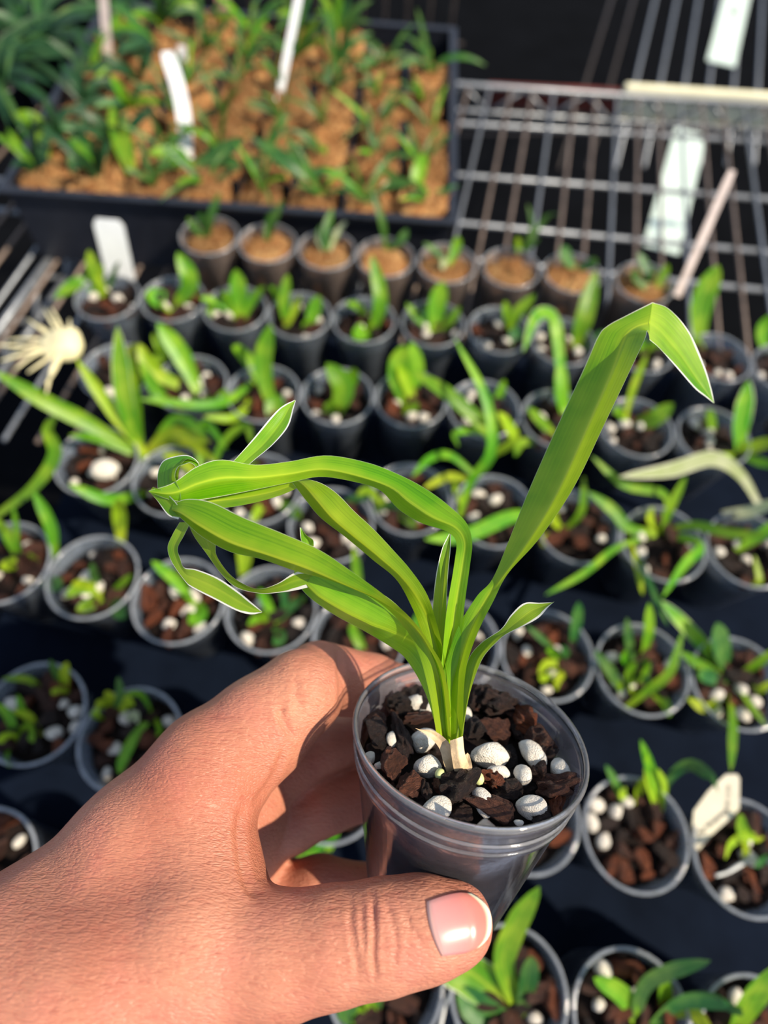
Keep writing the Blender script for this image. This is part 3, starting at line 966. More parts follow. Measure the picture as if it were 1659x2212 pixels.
for i, (cu, cv) in enumerate(BROWN):
    c = CENT[('b', i)]
    root = thing('potted_seedling', 'dusty cup of orange moss %s, %s from left in back row' % (BDESC[i], ORD[i]), 'potted plant', (c[0], c[1], -0.004), 'moss cups behind the clear cups')
    kk = ROW_K['b']
    cp = obj('cup', CUPB, 'cup_brown', root, scl=(kk, kk, 1))
    obj('rim', RIM, 'rim', cp)
    obj('sphagnum_moss', MOSS[i % 3], 'moss', root, rot=(0, 0, i * 1.3), scl=(kk, kk, 1))
    for s in BROWN_L[i]:
        leaf_px(s, root, 'grass', RZ - 0.008)

# ------------------------------------------------------------------ black cell tray with moss plugs
TZ = RZ + 0.006
A, B_ = on_z(12, 408, TZ), on_z(975, 478, TZ)
Dp = on_z(1058, 72, TZ)
ex = (B_ - A)
WX = np.linalg.norm(ex)
ex /= WX
ey = Dp - B_
ey -= ex * (ey @ ex)
WY = np.linalg.norm(ey)
ey /= WY
rot_t = math.atan2(ex[1], ex[0])
tray = thing('cell_tray', 'black plastic cell tray full of orange moss plugs and grassy seedlings', 'seed tray', (A[0], A[1], SZ + 0.0023))
tray.rotation_euler = (0, 0, rot_t)
TH = TZ - (SZ + 0.002)


def tray_box(name, x0, x1, y0, y1, z0, z1, mat='tray', bev=0.001):
    return obj(name, box_mesh(name, x1 - x0, y1 - y0, z1 - z0, bev), mat, tray, ((x0 + x1) / 2, (y0 + y1) / 2, (z0 + z1) / 2))


NX, NY = 8, 6
px_, py_ = WX / NX, WY / NY
tray_box('front_wall', 0, WX, 0, 0.002, 0.0, TH - 0.002)
tray_box('back_wall', 0, WX, WY - 0.002, WY, 0.0, TH - 0.002)
tray_box('side_wall', 0, 0.002, 0.002, WY - 0.002, 0.0, TH - 0.002)
tray_box('side_wall', WX - 0.002, WX, 0.002, WY - 0.002, 0.0, TH - 0.002)
tray_box('tray_floor', 0.002, WX - 0.002, 0.002, WY - 0.002, 0.0, 0.002, bev=0)
for (a0, a1, b0, b1) in ((-0.006, WX + 0.006, -0.006, 0.003), (-0.006, WX + 0.006, WY - 0.003, WY + 0.006), (-0.006, 0.003, 0.003, WY - 0.003), (WX - 0.003, WX + 0.006, 0.003, WY - 0.003)):
    tray_box('rim', a0, a1, b0, b1, TH - 0.002, TH + 0.0015)
for i in range(1, NX):
    tray_box('divider', i * px_ - 0.002, i * px_ + 0.002, 0.003, WY - 0.003, 0.004, TH - 0.016, bev=0)
for j in range(1, NY):
    tray_box('divider', 0.003, WX - 0.003, j * py_ - 0.002, j * py_ + 0.002, 0.004, TH - 0.0165, bev=0)
PLUGS = [moss_mesh('moss_plug', TH - 0.006, 50 + s, 0.50 * min(px_, py_), 0.40 * min(px_, py_), 0.014, seg=30, amp=0.0055, strands=110, square=True) for s in range(4)]


def tray_pt(x, y, z):
    return np.array(A) * [1, 1, 0] + ex * x + ey * y + np.array([0, 0, z])


def blade(root, base, d, ln, w, bend, mat, name='leaf'):
    d = np.array(d, float)
    d /= np.linalg.norm(d)
    h = np.array([d[0], d[1], 0]) + 1e-6
    h /= np.linalg.norm(h)
    pts = np.array([base + d * ln * t + (h * bend * 0.5 - np.array([0, 0, bend])) * ln * t * t for t in np.linspace(0, 1, 8)])
    T = np.gradient(pts, axis=0)
    n = len(pts)
    prof = np.interp(np.linspace(0, 1, n), [0, 0.2, 0.5, 0.85, 1], [0.5, 0.8, 1, 0.6, 0.05])
    hint = np.array([0.1, -0.6, 0.8])
    S = np.cross(T, hint)
    S /= np.linalg.norm(S, axis=1)[:, None] + 1e-9
    half = S * w * 0.5 * prof[:, None]
    lc = np.array(root.location)
    return obj(name, ribbon_mesh(name, pts - half - lc, pts + half - lc, 0.15, n=10, m=3, nhint=np.array([0, -0.4, 0.9])), mat, root)


ts = random.Random(5)
for j in range(NY):
    for i in range(NX):
        x, y = (i + 0.5) * px_, (j + 0.5) * py_
        empty_cell = (i == NX - 1 and j == NY - 1) or (i == 6 and j == NY - 1)
        if empty_cell:
            continue
        obj('moss_plug', PLUGS[(i * 3 + j) % 4], 'moss', tray, (x, y, ts.uniform(-0.009, 0.003)), (ts.uniform(-0.08, 0.08), ts.uniform(-0.08, 0.08), ts.choice([0, 1.5708, 3.1416, 4.7124]) + ts.uniform(-0.2, 0.2)), (ts.uniform(0.78, 1.08), ts.uniform(0.78, 1.08), 1))
        b = tray_pt(x + ts.uniform(-0.006, 0.006), y + ts.uniform(-0.006, 0.006), TZ - 0.004)
        if i <= 1:
            lab, nl, wd_, ln_, mt = 'broad dark-leaved seedling', 7, (0.007, 0.012), (0.04, 0.08), 'deep'
        elif j >= 4:
            lab, nl, wd_, ln_, mt = 'upright leafy seedling', 7, (0.005, 0.010), (0.04, 0.085), 'grass'
        else:
            lab, nl, wd_, ln_, mt = 'thin grassy seedling', 6, (0.003, 0.007), (0.035, 0.07), 'grass'
        sd = thing('tray_seedling', lab + ', %s from left in %s row of the cell tray' % (ORD[i], ['front', 'second', 'third', 'fourth', 'fifth', 'far'][j]), 'seedling', b, 'seedlings in the black cell tray')
        for q in range(nl):
            a = ts.uniform(0, 6.28)
            tilt = ts.uniform(0.15, 0.9)
            blade(sd, b, (math.cos(a) * tilt, math.sin(a) * tilt, 1), ts.uniform(*ln_), ts.uniform(*wd_), ts.uniform(0.1, 0.7), mt if ts.random() < 0.7 else ('leaf' if ts.random() < 0.5 else 'dark'))
# front-row leaves of the tray that stand out
fl = thing('tray_seedling', 'bright arching seedling beside the tall white marker in the tray', 'seedling', on_z(415, 352, TZ - 0.004), 'seedlings in the black cell tray')
for s in ('410,362 380,330 320,330|26|0.02|leaf', '415,360 470,330 530,300|30|0.03|dark', '420,360 480,345 520,360|26|0.014|dark', '415,362 395,350 370,360|24|0.008|leaf'):
    leaf_px(s, fl, 'leaf', TZ - 0.004)
fl = thing('tray_seedling', 'seedling with one long slanting leaf near the middle of the tray front', 'seedling', on_z(660, 385, TZ - 0.004), 'seedlings in the black cell tray')
for s in ('665,388 620,350 555,300|30|0.03|dark', '665,388 690,370 740,375|20|0.01|dark', '660,388 640,340 620,290|14|0.03|grass'):
    leaf_px(s, fl, 'dark', TZ - 0.004)
fl = thing('tray_seedling', 'glossy green seedling at the front right corner of the tray', 'seedling', on_z(895, 425, TZ - 0.004), 'seedlings in the black cell tray')
for s in ('895,430 905,370 920,330|28|0.03|leaf', '892,430 870,400 810,350|20|0.02|grass', '900,430 960,415 985,405|16|0.008|leaf', '890,428 850,395 815,420|14|0.014|dry'):
    leaf_px(s, fl, 'leaf', TZ - 0.004)
fl = thing('tray_seedling', 'dark strap-leaved seedling at the front left of the tray', 'seedling', on_z(265, 350, TZ - 0.004), 'seedlings in the black cell tray')
for s in ('285,375 265,310 240,230|34|0.03|leaf', '190,370 175,300 130,270|24|0.03|dark', '100,340 80,270 35,245|30|0.035|leaf', '150,380 165,310 180,260|22|0.03|dark'):
    leaf_px(s, fl, 'dark', TZ - 0.004)

# ------------------------------------------------------------------ labels and markers
def marker(name, mat, foot, top, width, thick, label, bend=0.0, zf=RZ - 0.015, zt=0.05, taper=1.0):
    a, b = on_z(foot[0], foot[1], zf), on_z(top[0], top[1], zt)
    d = b - a
    side = np.cross(d, np.array([0.1, -0.75, 0.6]))
    side /= np.linalg.norm(side)
    nrm = np.cross(side, d)
    nrm /= np.linalg.norm(nrm)
    n = 12
    vs, fs = [], []
    for i in range(n):
        t = i / (n - 1)
        c = a + d * t + side * bend * math.sin(math.pi * t)
        w = width * 0.5 * (taper + (1 - taper) * t)
        if i == n - 1:
            w *= 0.75
        for sx, sn in ((-1, -1), (1, -1), (1, 1), (-1, 1)):
            vs.append(c + side * w * sx + nrm * thick * 0.5 * sn)
    for i in range(n - 1):
        for k in range(4):
            fs.append((i * 4 + k, i * 4 + (k + 1) % 4, i * 4 + 4 + (k + 1) % 4, i * 4 + 4 + k))
    fs += [(0, 1, 2, 3), tuple(4 * (n - 1) + k for k in (3, 2, 1, 0))]
    o = obj(name, mesh_from(name, vs, fs, smooth=False), mat)
    tag(o, label, 'plant label')
    return o, a, b, side, nrm


marker('plant_label', 'white', (402, 345), (360, 112), 0.015, 0.0012, 'tall curved white plastic marker standing in the black cell tray', 0.006, TZ - 0.012, TZ + 0.055)
o_, a_, b_, s_, n_ = marker('plant_label', 'white', (262, 602), (232, 474), 0.026, 0.0012, 'wide white plant label with faint print in the sixth row, first cup', 0.0, RZ - 0.02, RZ + 0.035)
Rm = Matrix((s_, (b_ - a_) / np.linalg.norm(b_ - a_), n_)).transposed()
fr_ = lettering(o_, 'I I', 0.014, tuple(a_ + (b_ - a_) * 0.62 - n_ * 0.0009))
fr_.rotation_euler = (Matrix((-s_, (b_ - a_) / np.linalg.norm(b_ - a_), -n_)).transposed()).to_euler()
marker('plant_stake', 'white', (600, 225), (650, -30), 0.008, 0.001, 'slim white stake at the far middle of the cell tray', 0.0, TZ - 0.01, TZ + 0.08)
marker('plant_stake', 'stake', (236, 150), (222, -20), 0.010, 0.001, 'faded stake with a pale round head at the far left of the tray', 0.0, TZ - 0.01, TZ + 0.06)
marker('plant_stake', 'stake', (1462, 640), (1582, 368), 0.0078, 0.0012, 'tan stake leaning out of the last moss cup over the bare wires', 0.0, RZ - 0.03, RZ + 0.06)
marker('plant_label', 'pink', (484, 22), (480, -20), 0.018, 0.001, 'faded pink label tag behind the cell tray', 0.0, RZ, RZ + 0.02)
# small pale tag between the moss plugs
marker('plant_label', 'white', (395, 130), (392, 98), 0.010, 0.001, 'small white tag half hidden behind the curved white marker', 0.0, TZ, TZ + 0.014)

# cream label tilted over the second row: an outlined plate with printed lines
lt = thing('plant_label', 'cream plastic label with printed lines leaning over the second row', 'plant label', on_z(1490, 1835, RZ - 0.01))
zt = [(1492, 1838, RZ - 0.010), (1500, 1755, RZ + 0.006), (1530, 1708, RZ + 0.014), (1567, 1672, RZ + 0.022), (1592, 1672, RZ + 0.024), (1599, 1683, RZ + 0.024), (1597, 1746, RZ + 0.013), (1585, 1762, RZ + 0.010), (1536, 1808, RZ + 0.000), (1515, 1832, RZ - 0.006), (1500, 1842, RZ - 0.011)]
Pl = np.array([on_z(*q) for q in zt])
cen = Pl.mean(0)
uu, ss, vv = np.linalg.svd(Pl - cen)
nl_ = vv[2] if vv[2] @ (CAM - cen) > 0 else -vv[2]
Pl = Pl - np.outer((Pl - cen) @ nl_, nl_)
n0 = len(Pl)
lc = np.array(lt.location)
vs = [p - lc for p in Pl] + [p - nl_ * 0.0007 - lc for p in Pl]
fs = [tuple(range(n0))[::-1], tuple(range(n0, 2 * n0))] + [(i, (i + 1) % n0, n0 + (i + 1) % n0, n0 + i) for i in range(n0)]
obj('plate', mesh_from('plate', vs, fs, smooth=False), 'cream', lt)


def print_line(body, p_from, p_to, size):
    def onp(q):
        d = ray(*q)
        return CAM + d * (((cen - CAM) @ nl_) / (d @ nl_))
    a, b = onp(p_from), onp(p_to)
    x = (b - a) / np.linalg.norm(b - a)
    y = np.cross(nl_, x)
    o = lettering(lt, body, size, tuple((a + b) / 2 + nl_ * 0.0003 - lc))
    o.rotation_euler = Matrix((x, y, nl_)).transposed().to_euler()
    return o


print_line('Dendrob.-Par 17', (1562, 1758), (1500, 1808), 0.0042)
print_line('10.17.11.02.26', (1574, 1688), (1570, 1760), 0.0030)

# ------------------------------------------------------------------ leafy plants in the dark at the far left
fr = random.Random(21)
for k, (a, b, h, ds) in enumerate([(40, 60, 0.10, 'tall drooping green plant at the upper left corner'), (110, 150, 0.08, 'dark strap-leaved plant left of the cell tray'), (180, 40, 0.09, 'grassy plant beside the faded stake at the far left'), (20, 230, 0.06, 'low dark-leaved plant at the left edge by the tray')]):
    base = on_z(a, b, 0.03)
    t_ = thing('leafy_plant', ds, 'plant', base)
    obj('pot', lathe_mesh('pot', [(0.001, -0.034), (0.025, -0.034), (0.034, 0.03), (0.036, 0.03), (0.036, 0.033), (0.032, 0.033), (0.024, -0.030), (0.001, -0.030)], 24), 'tray', t_)
    obj('potting_mix', lathe_mesh('potting_mix', [(0.0005, -0.028), (0.023, -0.028), (0.030, 0.024), (0.0005, 0.027)], 20), 'soil', t_)
    for q in range(22):
        an = q * 2.4 + fr.uniform(-0.3, 0.3)
        tl = fr.uniform(0.3, 1.0)
        blade(t_, base + np.array([0, 0, 0.024]), (math.cos(an) * tl, math.sin(an) * tl, 1), fr.uniform(0.08, 0.16), fr.uniform(0.007, 0.013), fr.uniform(0.3, 1.0), 'deep' if fr.random() < 0.85 else 'dark')

# ------------------------------------------------------------------ the held cup and plant
HC = np.array([0.0242, 0.0619, 0.1738])               # rim centre, camera coordinates
HN = np.array([0.13, -0.918, -0.368])
HN /= np.linalg.norm(HN)
HR, HB, HH = 0.0325, 0.0212, 0.064
cw = c2w(HC[None])[0]
nw = HN[0] * RIGHT - HN[1] * UP + HN[2] * FWD
base_w = cw - nw * HH
Zq = Vector(nw).to_track_quat('Z', 'Y').to_matrix()
HM = Matrix.Translation(Vector(base_w)) @ Zq.to_4x4()
held = thing('potted_orchid', 'variegated orchid with long green leaves in the clear cup held by the hand', 'potted plant', base_w)
held.matrix_world = HM
HI = np.array(HM.inverted())


def to_held(P):
    P = np.asarray(P, float)
    return P @ HI[:3, :3].T + HI[:3, 3]


def held_warp(r, z, th):
    return r * (1 + 0.004 * math.sin(3 * th + 1)), z


hp = cup_profile(HR, HB, HH, 0.0007)
rings = []
cupo = obj('cup', lathe_mesh('cup', hp, 96, held_warp), 'cup_held', held)
obj('rim', lathe_mesh('rim', rim_profile(HR, HH, 0.0007), 96, held_warp), 'rim_held', cupo)
for zz in (0.90, 0.845):
    rr_ = HB + (HR - HB) * zz + 0.0005
    obj('rib', lathe_mesh('rib', [(rr_ + 0.0005 * math.cos(t), HH * zz + 0.0005 * math.sin(t)) for t in np.linspace(0, 5.5, 7)], 96), 'rim_held', cupo)
# torn nick on the near lip
HSOIL = HH - 0.0105
obj('potting_mix', soil_mesh(HSOIL - 0.002, 9, HR, HB, HH, 40, 0.0012, HH * 0.60), 'soil', held)


def on_soil(u, v, lift):
    """held-cup local point where a sight line meets the filling, raised by lift"""
    d = ray(u, v)
    p0_ = base_w + nw * (HSOIL + lift)
    t = ((p0_ - CAM) @ nw) / (d @ nw)
    return to_held((CAM + d * t)[None])[0], t


ZS, ZX, ZY = 2.9625, 740, 1380
HSTONE = [(950, 740, 125, 88), (1205, 740, 82, 112), (1160, 872, 56, 82), (1415, 840, 68, 94), (1215, 1075, 112, 80), (612, 1095, 108, 84), (515, 645, 84, 86), (548, 810, 90, 80), (885, 1040, 78, 95), (482, 412, 68, 64), (545, 450, 60, 44), (790, 478, 42, 62), (165, 765, 48, 42), (235, 808, 36, 26), (1005, 850, 80, 50), (1055, 365, 46, 24), (1130, 1178, 34, 22), (310, 640, 40, 60)]
HBARK = [(390, 275, 95, 82, 10, 'd'), (250, 400, 92, 40, 65, 'b'), (355, 430, 75, 62, 20, 'd'), (490, 510, 112, 40, -5, 'b'), (385, 640, 195, 60, 75, 'd'), (235, 605, 105, 66, -55, 'd'), (185, 500, 66, 56, 0, 'b'), (320, 815, 80, 76, 0, 'b'), (420, 940, 138, 66, -55, 'b'), (525, 965, 95, 44, 80, 'd'), (610, 945, 66, 30, 70, 'r'), (725, 965, 118, 104, 0, 'd'), (960, 890, 76, 60, 30, 'r'), (1040, 965, 98, 64, 50, 'd'), (985, 1085, 150, 72, 18, 'b'), (860, 570, 108, 50, -70, 'd'), (975, 565, 102, 74, 10, 'b'), (1112, 590, 98, 54, 60, 'd'), (1190, 515, 140, 76, 60, 'r'), (1000, 385, 108, 88, 10, 'd'), (870, 345, 86, 66, -30, 'd'), (900, 235, 86, 56, -60, 'b'), (1250, 440, 66, 44, 20, 'b'), (1350, 645, 118, 74, -60, 'b'), (1395, 560, 66, 36, 30, 'b'), (1290, 745, 70, 66, 0, 'd'), (1260, 865, 78, 60, 70, 'b'), (1370, 965, 120, 86, 20, 'b'), (1405, 1080, 95, 52, -70, 'r'), (1285, 1135, 86, 46, -15, 'd'), (775, 1110, 70, 64, 0, 'd'), (250, 720, 80, 60, 20, 'd'), (190, 900, 70, 50, 40, 'd'), (280, 930, 60, 80, 0, 'b'), (650, 500, 80, 60, 0, 'd'), (600, 700, 70, 60, 0, 'd'), (1150, 960, 70, 60, 0, 'd'), (820, 880, 80, 60, 0, 'd'), (1060, 760, 80, 60, 0, 'd'), (680, 300, 90, 70, 0, 'd'), (1120, 420, 60, 60, 0, 'd'), (1310, 500, 60, 60, 0, 'd'), (480, 1060, 70, 60, 0, 'd')]
HB_ME = [lump_mesh('bark_chip', 4, (1, 1, 1), 300 + s, 0.46, 0.9, 0.06, 0.9) for s in range(8)]
HB_MEd, HB_MEr = [m.copy() for m in HB_ME], [m.copy() for m in HB_ME]
HS_ME = [lump_mesh('pumice_stone', 3, (1, 1, 1), 400 + s, 0.20, 0.55) for s in range(7)]
hr = random.Random(3)


def lie(o, u, v, ax, ay, ang, lift, hz):
    """place a chunk on the filling so that its half-axes in the photo are ax, ay pixels"""
    p, t = on_soil(u, v, lift)
    q1, _ = on_soil(u + 20 * math.cos(ang), v + 20 * math.sin(ang), lift)
    d = q1 - p
    rotz = math.atan2(d[1], d[0])
    sx = ax * t / F_PX
    sy = ay * t / F_PX
    o.location = p
    o.rotation_euler = (hr.uniform(-0.3, 0.3), hr.uniform(-0.3, 0.3), rotz)
    o.scale = (sx, sy, hz or min(sx, sy))
    rad_ = math.hypot(p[0], p[1])
    lim = HR - 0.0035 - 0.6 * min(sx, sy)
    if rad_ > lim:
        o.location = (p[0] * lim / rad_, p[1] * lim / rad_, p[2])


for i, (a, b, w_, h_) in enumerate(HSTONE):
    o = obj('pumice_stone', HS_ME[i % 7], 'stone', held)
    lie(o, ZX + a / ZS, ZY + b / ZS, w_ / ZS, h_ / ZS, 0, 0.0025, None)
for i, (a, b, w_, h_, an, k) in enumerate(HBARK):
    me_ = {'d': HB_MEd, 'b': HB_ME, 'r': HB_MEr}[k][i % 8]
    o = obj('bark_chip', me_, {'d': 'bark_dark', 'b': 'bark', 'r': 'bark_rust'}[k], held)
    lie(o, ZX + a / ZS, ZY + b / ZS, w_ / ZS * 1.16, h_ / ZS * 1.2, math.radians(an), hr.uniform(0.0008, 0.0034) if i < 31 else -0.0012, None)


def held_leaf(st, mat, fold=0.14, n=64, name='leaf'):
    """stations (uL, vL, zL, uR, vR, zR): both edges of the blade with their depths"""
    Lp = to_held(np.array([px(a, b, c) for a, b, c, d, e, f in st]))
    Rp = to_held(np.array([px(d, e, f) for a, b, c, d, e, f in st]))
    hint = HI[:3, :3] @ (-FWD)
    return obj(name, ribbon_mesh(name, Lp, Rp, fold, n=n, m=11, nhint=hint), mat, held)


# broad blade on the right, folded over at its tip
held_leaf([(968, 1630, .169, 990, 1632, .169), (955, 1560, .167, 1000, 1560, .165), (952, 1490, .165, 1002, 1490, .162), (968, 1415, .163, 1010, 1430, .159), (992, 1350, .161, 1034, 1362, .157), (1030, 1288, .160, 1066, 1298, .158),
           (1064, 1250, .161, 1098, 1238, .158), (1100, 1165, .166, 1166, 1162, .158), (1142, 1060, .172, 1240, 1052, .159), (1204, 920, .177, 1306, 916, .163), (1262, 795, .179, 1368, 786, .167), (1292, 727, .179, 1393, 733, .170), (1312, 704, .179, 1398, 716, .171), (1352, 682, .179, 1402, 716, .172), (1409, 653, .179, 1403, 733, .1722)],
          'hero', [0.45, 0.38, 0.2, 0.16, 0.18, 0.16, 0.14, 0.05], 90)
held_leaf([(1409, 653, .179, 1403, 734, .1722), (1446, 668, .1805, 1424, 752, .1745), (1488, 716, .183, 1458, 790, .179), (1520, 786, .186, 1500, 838, .184), (1536, 838, .188, 1524, 857, .187), (1543, 870, .189, 1542, 871, .189)], 'hero_tip', [0.05, 0.12, 0.14, 0.1], 40, 'leaf_tip')
# long leaf arching to the left
held_leaf([(952, 1600, .168, 985, 1605, .168), (945, 1500, .165, 988, 1510, .165), (955, 1420, .163, 994, 1410, .162), (964, 1325, .160, 1003, 1312, .159), (981, 1220, .157, 1015, 1222, .156), (985, 1170, .155, 1020, 1172, .153),
           (962, 1147, .155, 1008, 1130, .152), (908, 1129, .157, 974, 1096, .152), (861, 1100, .159, 926, 1060, .154), (822, 1060, .160, 868, 1028, .156), (770, 1042, .160, 796, 1000, .156), (694, 1030, .160, 706, 984, .157), (628, 1042, .160, 624, 997, .158),
           (560, 1056, .159, 550, 1004, .158), (490, 1070, .158, 478, 993, .157), (430, 1080, .157, 425, 1008, .156), (378, 1082, .156, 372, 1044, .155), (324, 1064, .156, 321, 1060, .156)], 'hero', [0.45, 0.4, 0.1, -0.22, -0.28, -0.30, -0.32, -0.34], 90)
# lower left blade
held_leaf([(945, 1600, .168, 975, 1600, .166), (928, 1500, .164, 962, 1460, .160), (899, 1398, .161, 932, 1396, .157), (852, 1330, .160, 888, 1336, .156), (790, 1284, .159, 828, 1284, .155), (712, 1254, .158, 762, 1236, .153), (637, 1233, .157, 690, 1188, .152),
           (565, 1208, .157, 612, 1153, .151), (497, 1192, .157, 526, 1118, .151), (437, 1160, .157, 456, 1085, .152), (398, 1126, .157, 406, 1078, .154), (376, 1106, .158, 374, 1088, .156)], 'hero', [0.45, 0.2, -0.22, -0.30, -0.32, -0.32], 80)
# middle blade, bent back over the arch
held_leaf([(955, 1560, .168, 975, 1550, .166), (932, 1440, .166, 960, 1420, .163), (908, 1358, .164, 940, 1335, .161), (888, 1308, .163, 921, 1281, .160), (856, 1252, .163, 887, 1231, .159), (806, 1210, .163, 850, 1189, .159), (746, 1160, .164, 806, 1142, .159),
           (692, 1118, .165, 765, 1104, .160), (660, 1080, .166, 728, 1066, .161), (640, 1054, .167, 690, 1042, .163), (626, 1036, .169, 640, 1030, .167)], 'hero', [0.45, 0.2, -0.22, -0.30, -0.28, -0.16], 60)
held_leaf([(628, 1038, .168, 660, 1046, .166), (570, 1048, .171, 600, 1072, .168), (500, 1055, .172, 520, 1092, .169), (430, 1060, .171, 440, 1100, .168), (385, 1060, .167, 390, 1090, .165)], 'hero', 0.12, 30)
# white-edged tip standing behind the arch
held_leaf([(440, 1050, .166, 470, 1075, .165), (478, 1020, .166, 512, 1035, .165), (508, 992, .166, 540, 1002, .165), (545, 950, .167, 588, 962, .165), (588, 898, .168, 622, 922, .167), (612, 876, .169, 634, 884, .168), (637, 864, .170, 639, 865, .170)], 'hero_tip', 0.14, 40, 'leaf_tip')
# curl at the left end
held_leaf([(372, 1115, .158, 392, 1085, .155), (345, 1075, .163, 388, 1058, .154), (340, 1030, .165, 378, 1030, .154), (350, 998, .165, 384, 1010, .155), (376, 986, .164, 396, 1004, .156), (408, 984, .162, 412, 1000, .157), (430, 1002, .160, 424, 1012, .158), (426, 1030, .158, 420, 1036, .158)], 'hero_tip', 0.1, 40)
held_leaf([(376, 1050, .162, 384, 1056, .156), (374, 1010, .163, 388, 1012, .157), (392, 988, .163, 404, 992, .158), (418, 994, .162, 428, 1000, .159), (430, 1012, .162, 428, 1016, .159)], 'hero_tip', 0.05, 30)
held_leaf([(322, 1062, .157, 330, 1052, .155), (340, 1082, .158, 352, 1060, .155), (362, 1112, .158, 380, 1085, .155), (385, 1122, .158, 392, 1108, .156)], 'hero_tip', 0.1, 24)
# hanging ribbons below it
held_leaf([(388, 1128, .160, 412, 1128, .158), (372, 1156, .161, 398, 1156, .159), (362, 1184, .161, 384, 1184, .159), (372, 1216, .160, 390, 1208, .159), (400, 1256, .158, 398, 1226, .158), (416, 1270, .157, 424, 1230, .157), (466, 1296, .155, 470, 1248, .156), (511, 1319, .154, 512, 1276, .155), (542, 1327, .154, 544, 1302, .154), (566, 1323, .154, 566, 1321, .154)], 'hero_tip', 0.1, 60)
held_leaf([(406, 1130, .162, 440, 1135, .160), (420, 1160, .163, 464, 1168, .160), (446, 1196, .163, 468, 1200, .160), (478, 1240, .163, 494, 1238, .160), (512, 1270, .163, 524, 1260, .160), (562, 1282, .163, 560, 1272, .159), (604, 1280, .163, 600, 1260, .159), (644, 1274, .163, 640, 1236, .160), (690, 1262, .163, 690, 1232, .161)], 'hero_tip', 0.08, 50)
# broad short leaf under the lower left blade
held_leaf([(952, 1610, .169, 970, 1605, .167), (920, 1500, .168, 955, 1470, .162), (880, 1428, .169, 930, 1405, .160), (848, 1400, .170, 895, 1350, .159), (785, 1362, .171, 850, 1300, .159), (722, 1328, .171, 795, 1266, .159), (668, 1290, .170, 735, 1240, .160), (640, 1256, .168, 680, 1224, .161), (635, 1236, .166, 642, 1226, .164)], 'hero', [0.4, 0.2, -0.2, -0.26, -0.16], 50)
# short leaf on the right with a twisted tip
held_leaf([(980, 1630, .168, 996, 1625, .167), (995, 1540, .166, 1008, 1530, .164), (1001, 1480, .164, 1024, 1468, .161), (1012, 1424, .162, 1044, 1420, .158), (1040, 1388, .161, 1072, 1388, .157), (1082, 1359, .160, 1094, 1370, .158), (1104, 1328, .160, 1132, 1352, .157), (1132, 1303, .160, 1164, 1334, .158), (1166, 1302, .160, 1184, 1312, .158), (1196, 1301, .159, 1198, 1299, .159)], 'hero_tip', [0.3, 0.2, 0.1, 0.1, 0.14], 60)
# young spear in the middle
held_leaf([(940, 1480, .167, 962, 1480, .166), (934, 1350, .165, 964, 1330, .163), (940, 1255, .164, 968, 1240, .162), (954, 1188, .163, 973, 1190, .162), (970, 1153, .163, 974, 1154, .163)], 'hero_tip', 0.3, 36)
# small curled tip peeping over the lower blade
held_leaf([(655, 1182, .159, 678, 1180, .158), (650, 1165, .160, 676, 1166, .158), (648, 1148, .160, 662, 1156, .159), (648, 1139, .160, 651, 1140, .160)], 'hero_tip', 0.2, 16, 'leaf_tip')
# dry sheath and root buds at the foot
held_leaf([(897, 1573, .166, 905, 1575, .166), (925, 1590, .166, 940, 1580, .166), (948, 1615, .167, 968, 1602, .166), (958, 1648, .167, 985, 1630, .165), (966, 1672, .168, 1000, 1655, .166)], 'sheath', 0.12, 30, 'dry_sheath')
held_leaf([(972, 1600, .165, 1000, 1590, .165), (975, 1630, .164, 1004, 1626, .164), (980, 1660, .165, 1012, 1650, .165), (985, 1676, .167, 1014, 1662, .167)], 'sheath', -0.2, 20, 'dry_sheath')
held_leaf([(990, 1650, .166, 1004, 1668, .165), (1000, 1636, .166, 1020, 1660, .165), (1010, 1626, .166, 1014, 1630, .166)], 'sheath', 0.1, 12, 'dry_sheath')
for (a, b, r_) in ((1006, 1662, 11), (1022, 1672, 13), (1012, 1676, 12), (1034, 1682, 13), (950, 1672, 12)):
    p, t = on_soil(a, b, 0.004)
    o = obj('root_bud', lump_mesh('root_bud', 2, (1, 1, 1), a, 0.12), 'bud', held, p)
    o.scale = (r_ * t / F_PX,) * 3
# torn flap on the near lip, and droplets of condensation under the rim
flap = held_leaf([(1022, 1789, .1445, 1024, 1792, .1448), (1036, 1776, .1440, 1038, 1793, .1447), (1049, 1768, .1436, 1052, 1794, .1447), (1064, 1780, .1440, 1066, 1794, .1448), (1078, 1791, .1446, 1079, 1793, .1448)], 'rim_held', 0.1, 14, 'torn_flap')
flap.parent = cupo
DROP = lump_mesh('water_droplet', 2, (1, 1, 0.8), 5, 0.05)
dr = random.Random(8)
M['drop'] = plastic('water', 0.04, (240, 244, 250), 0.03, 1.0)
for k in range(34):
    an = math.radians(dr.uniform(185, 345)) if k % 3 else math.radians(dr.uniform(300, 350))
    zz = dr.uniform(0.55, 0.93)
    r_ = HB + (HR - HB) * zz + 0.0002
    sz = dr.uniform(0.00035, 0.0008)
    obj('water_droplet', DROP, 'drop', cupo, (r_ * math.cos(an), r_ * math.sin(an), HH * zz), None, (sz, sz, sz))

# ------------------------------------------------------------------ the hand: one continuous skin
def P3(u, v, z):
    return px_cam(u, v, z)


PRIMS = []      # (a, ra, b, rb, blend)
def cap(a, ra, b, rb, k=0.004):
    PRIMS.append((P3(*a), ra, P3(*b), rb, k))


# forearm and wrist
cap((-420, 2560, .150), .034, (60, 2140, .158), .029, .006)
cap((-330, 2620, .140), .030, (190, 2190, .150), .026, .008)
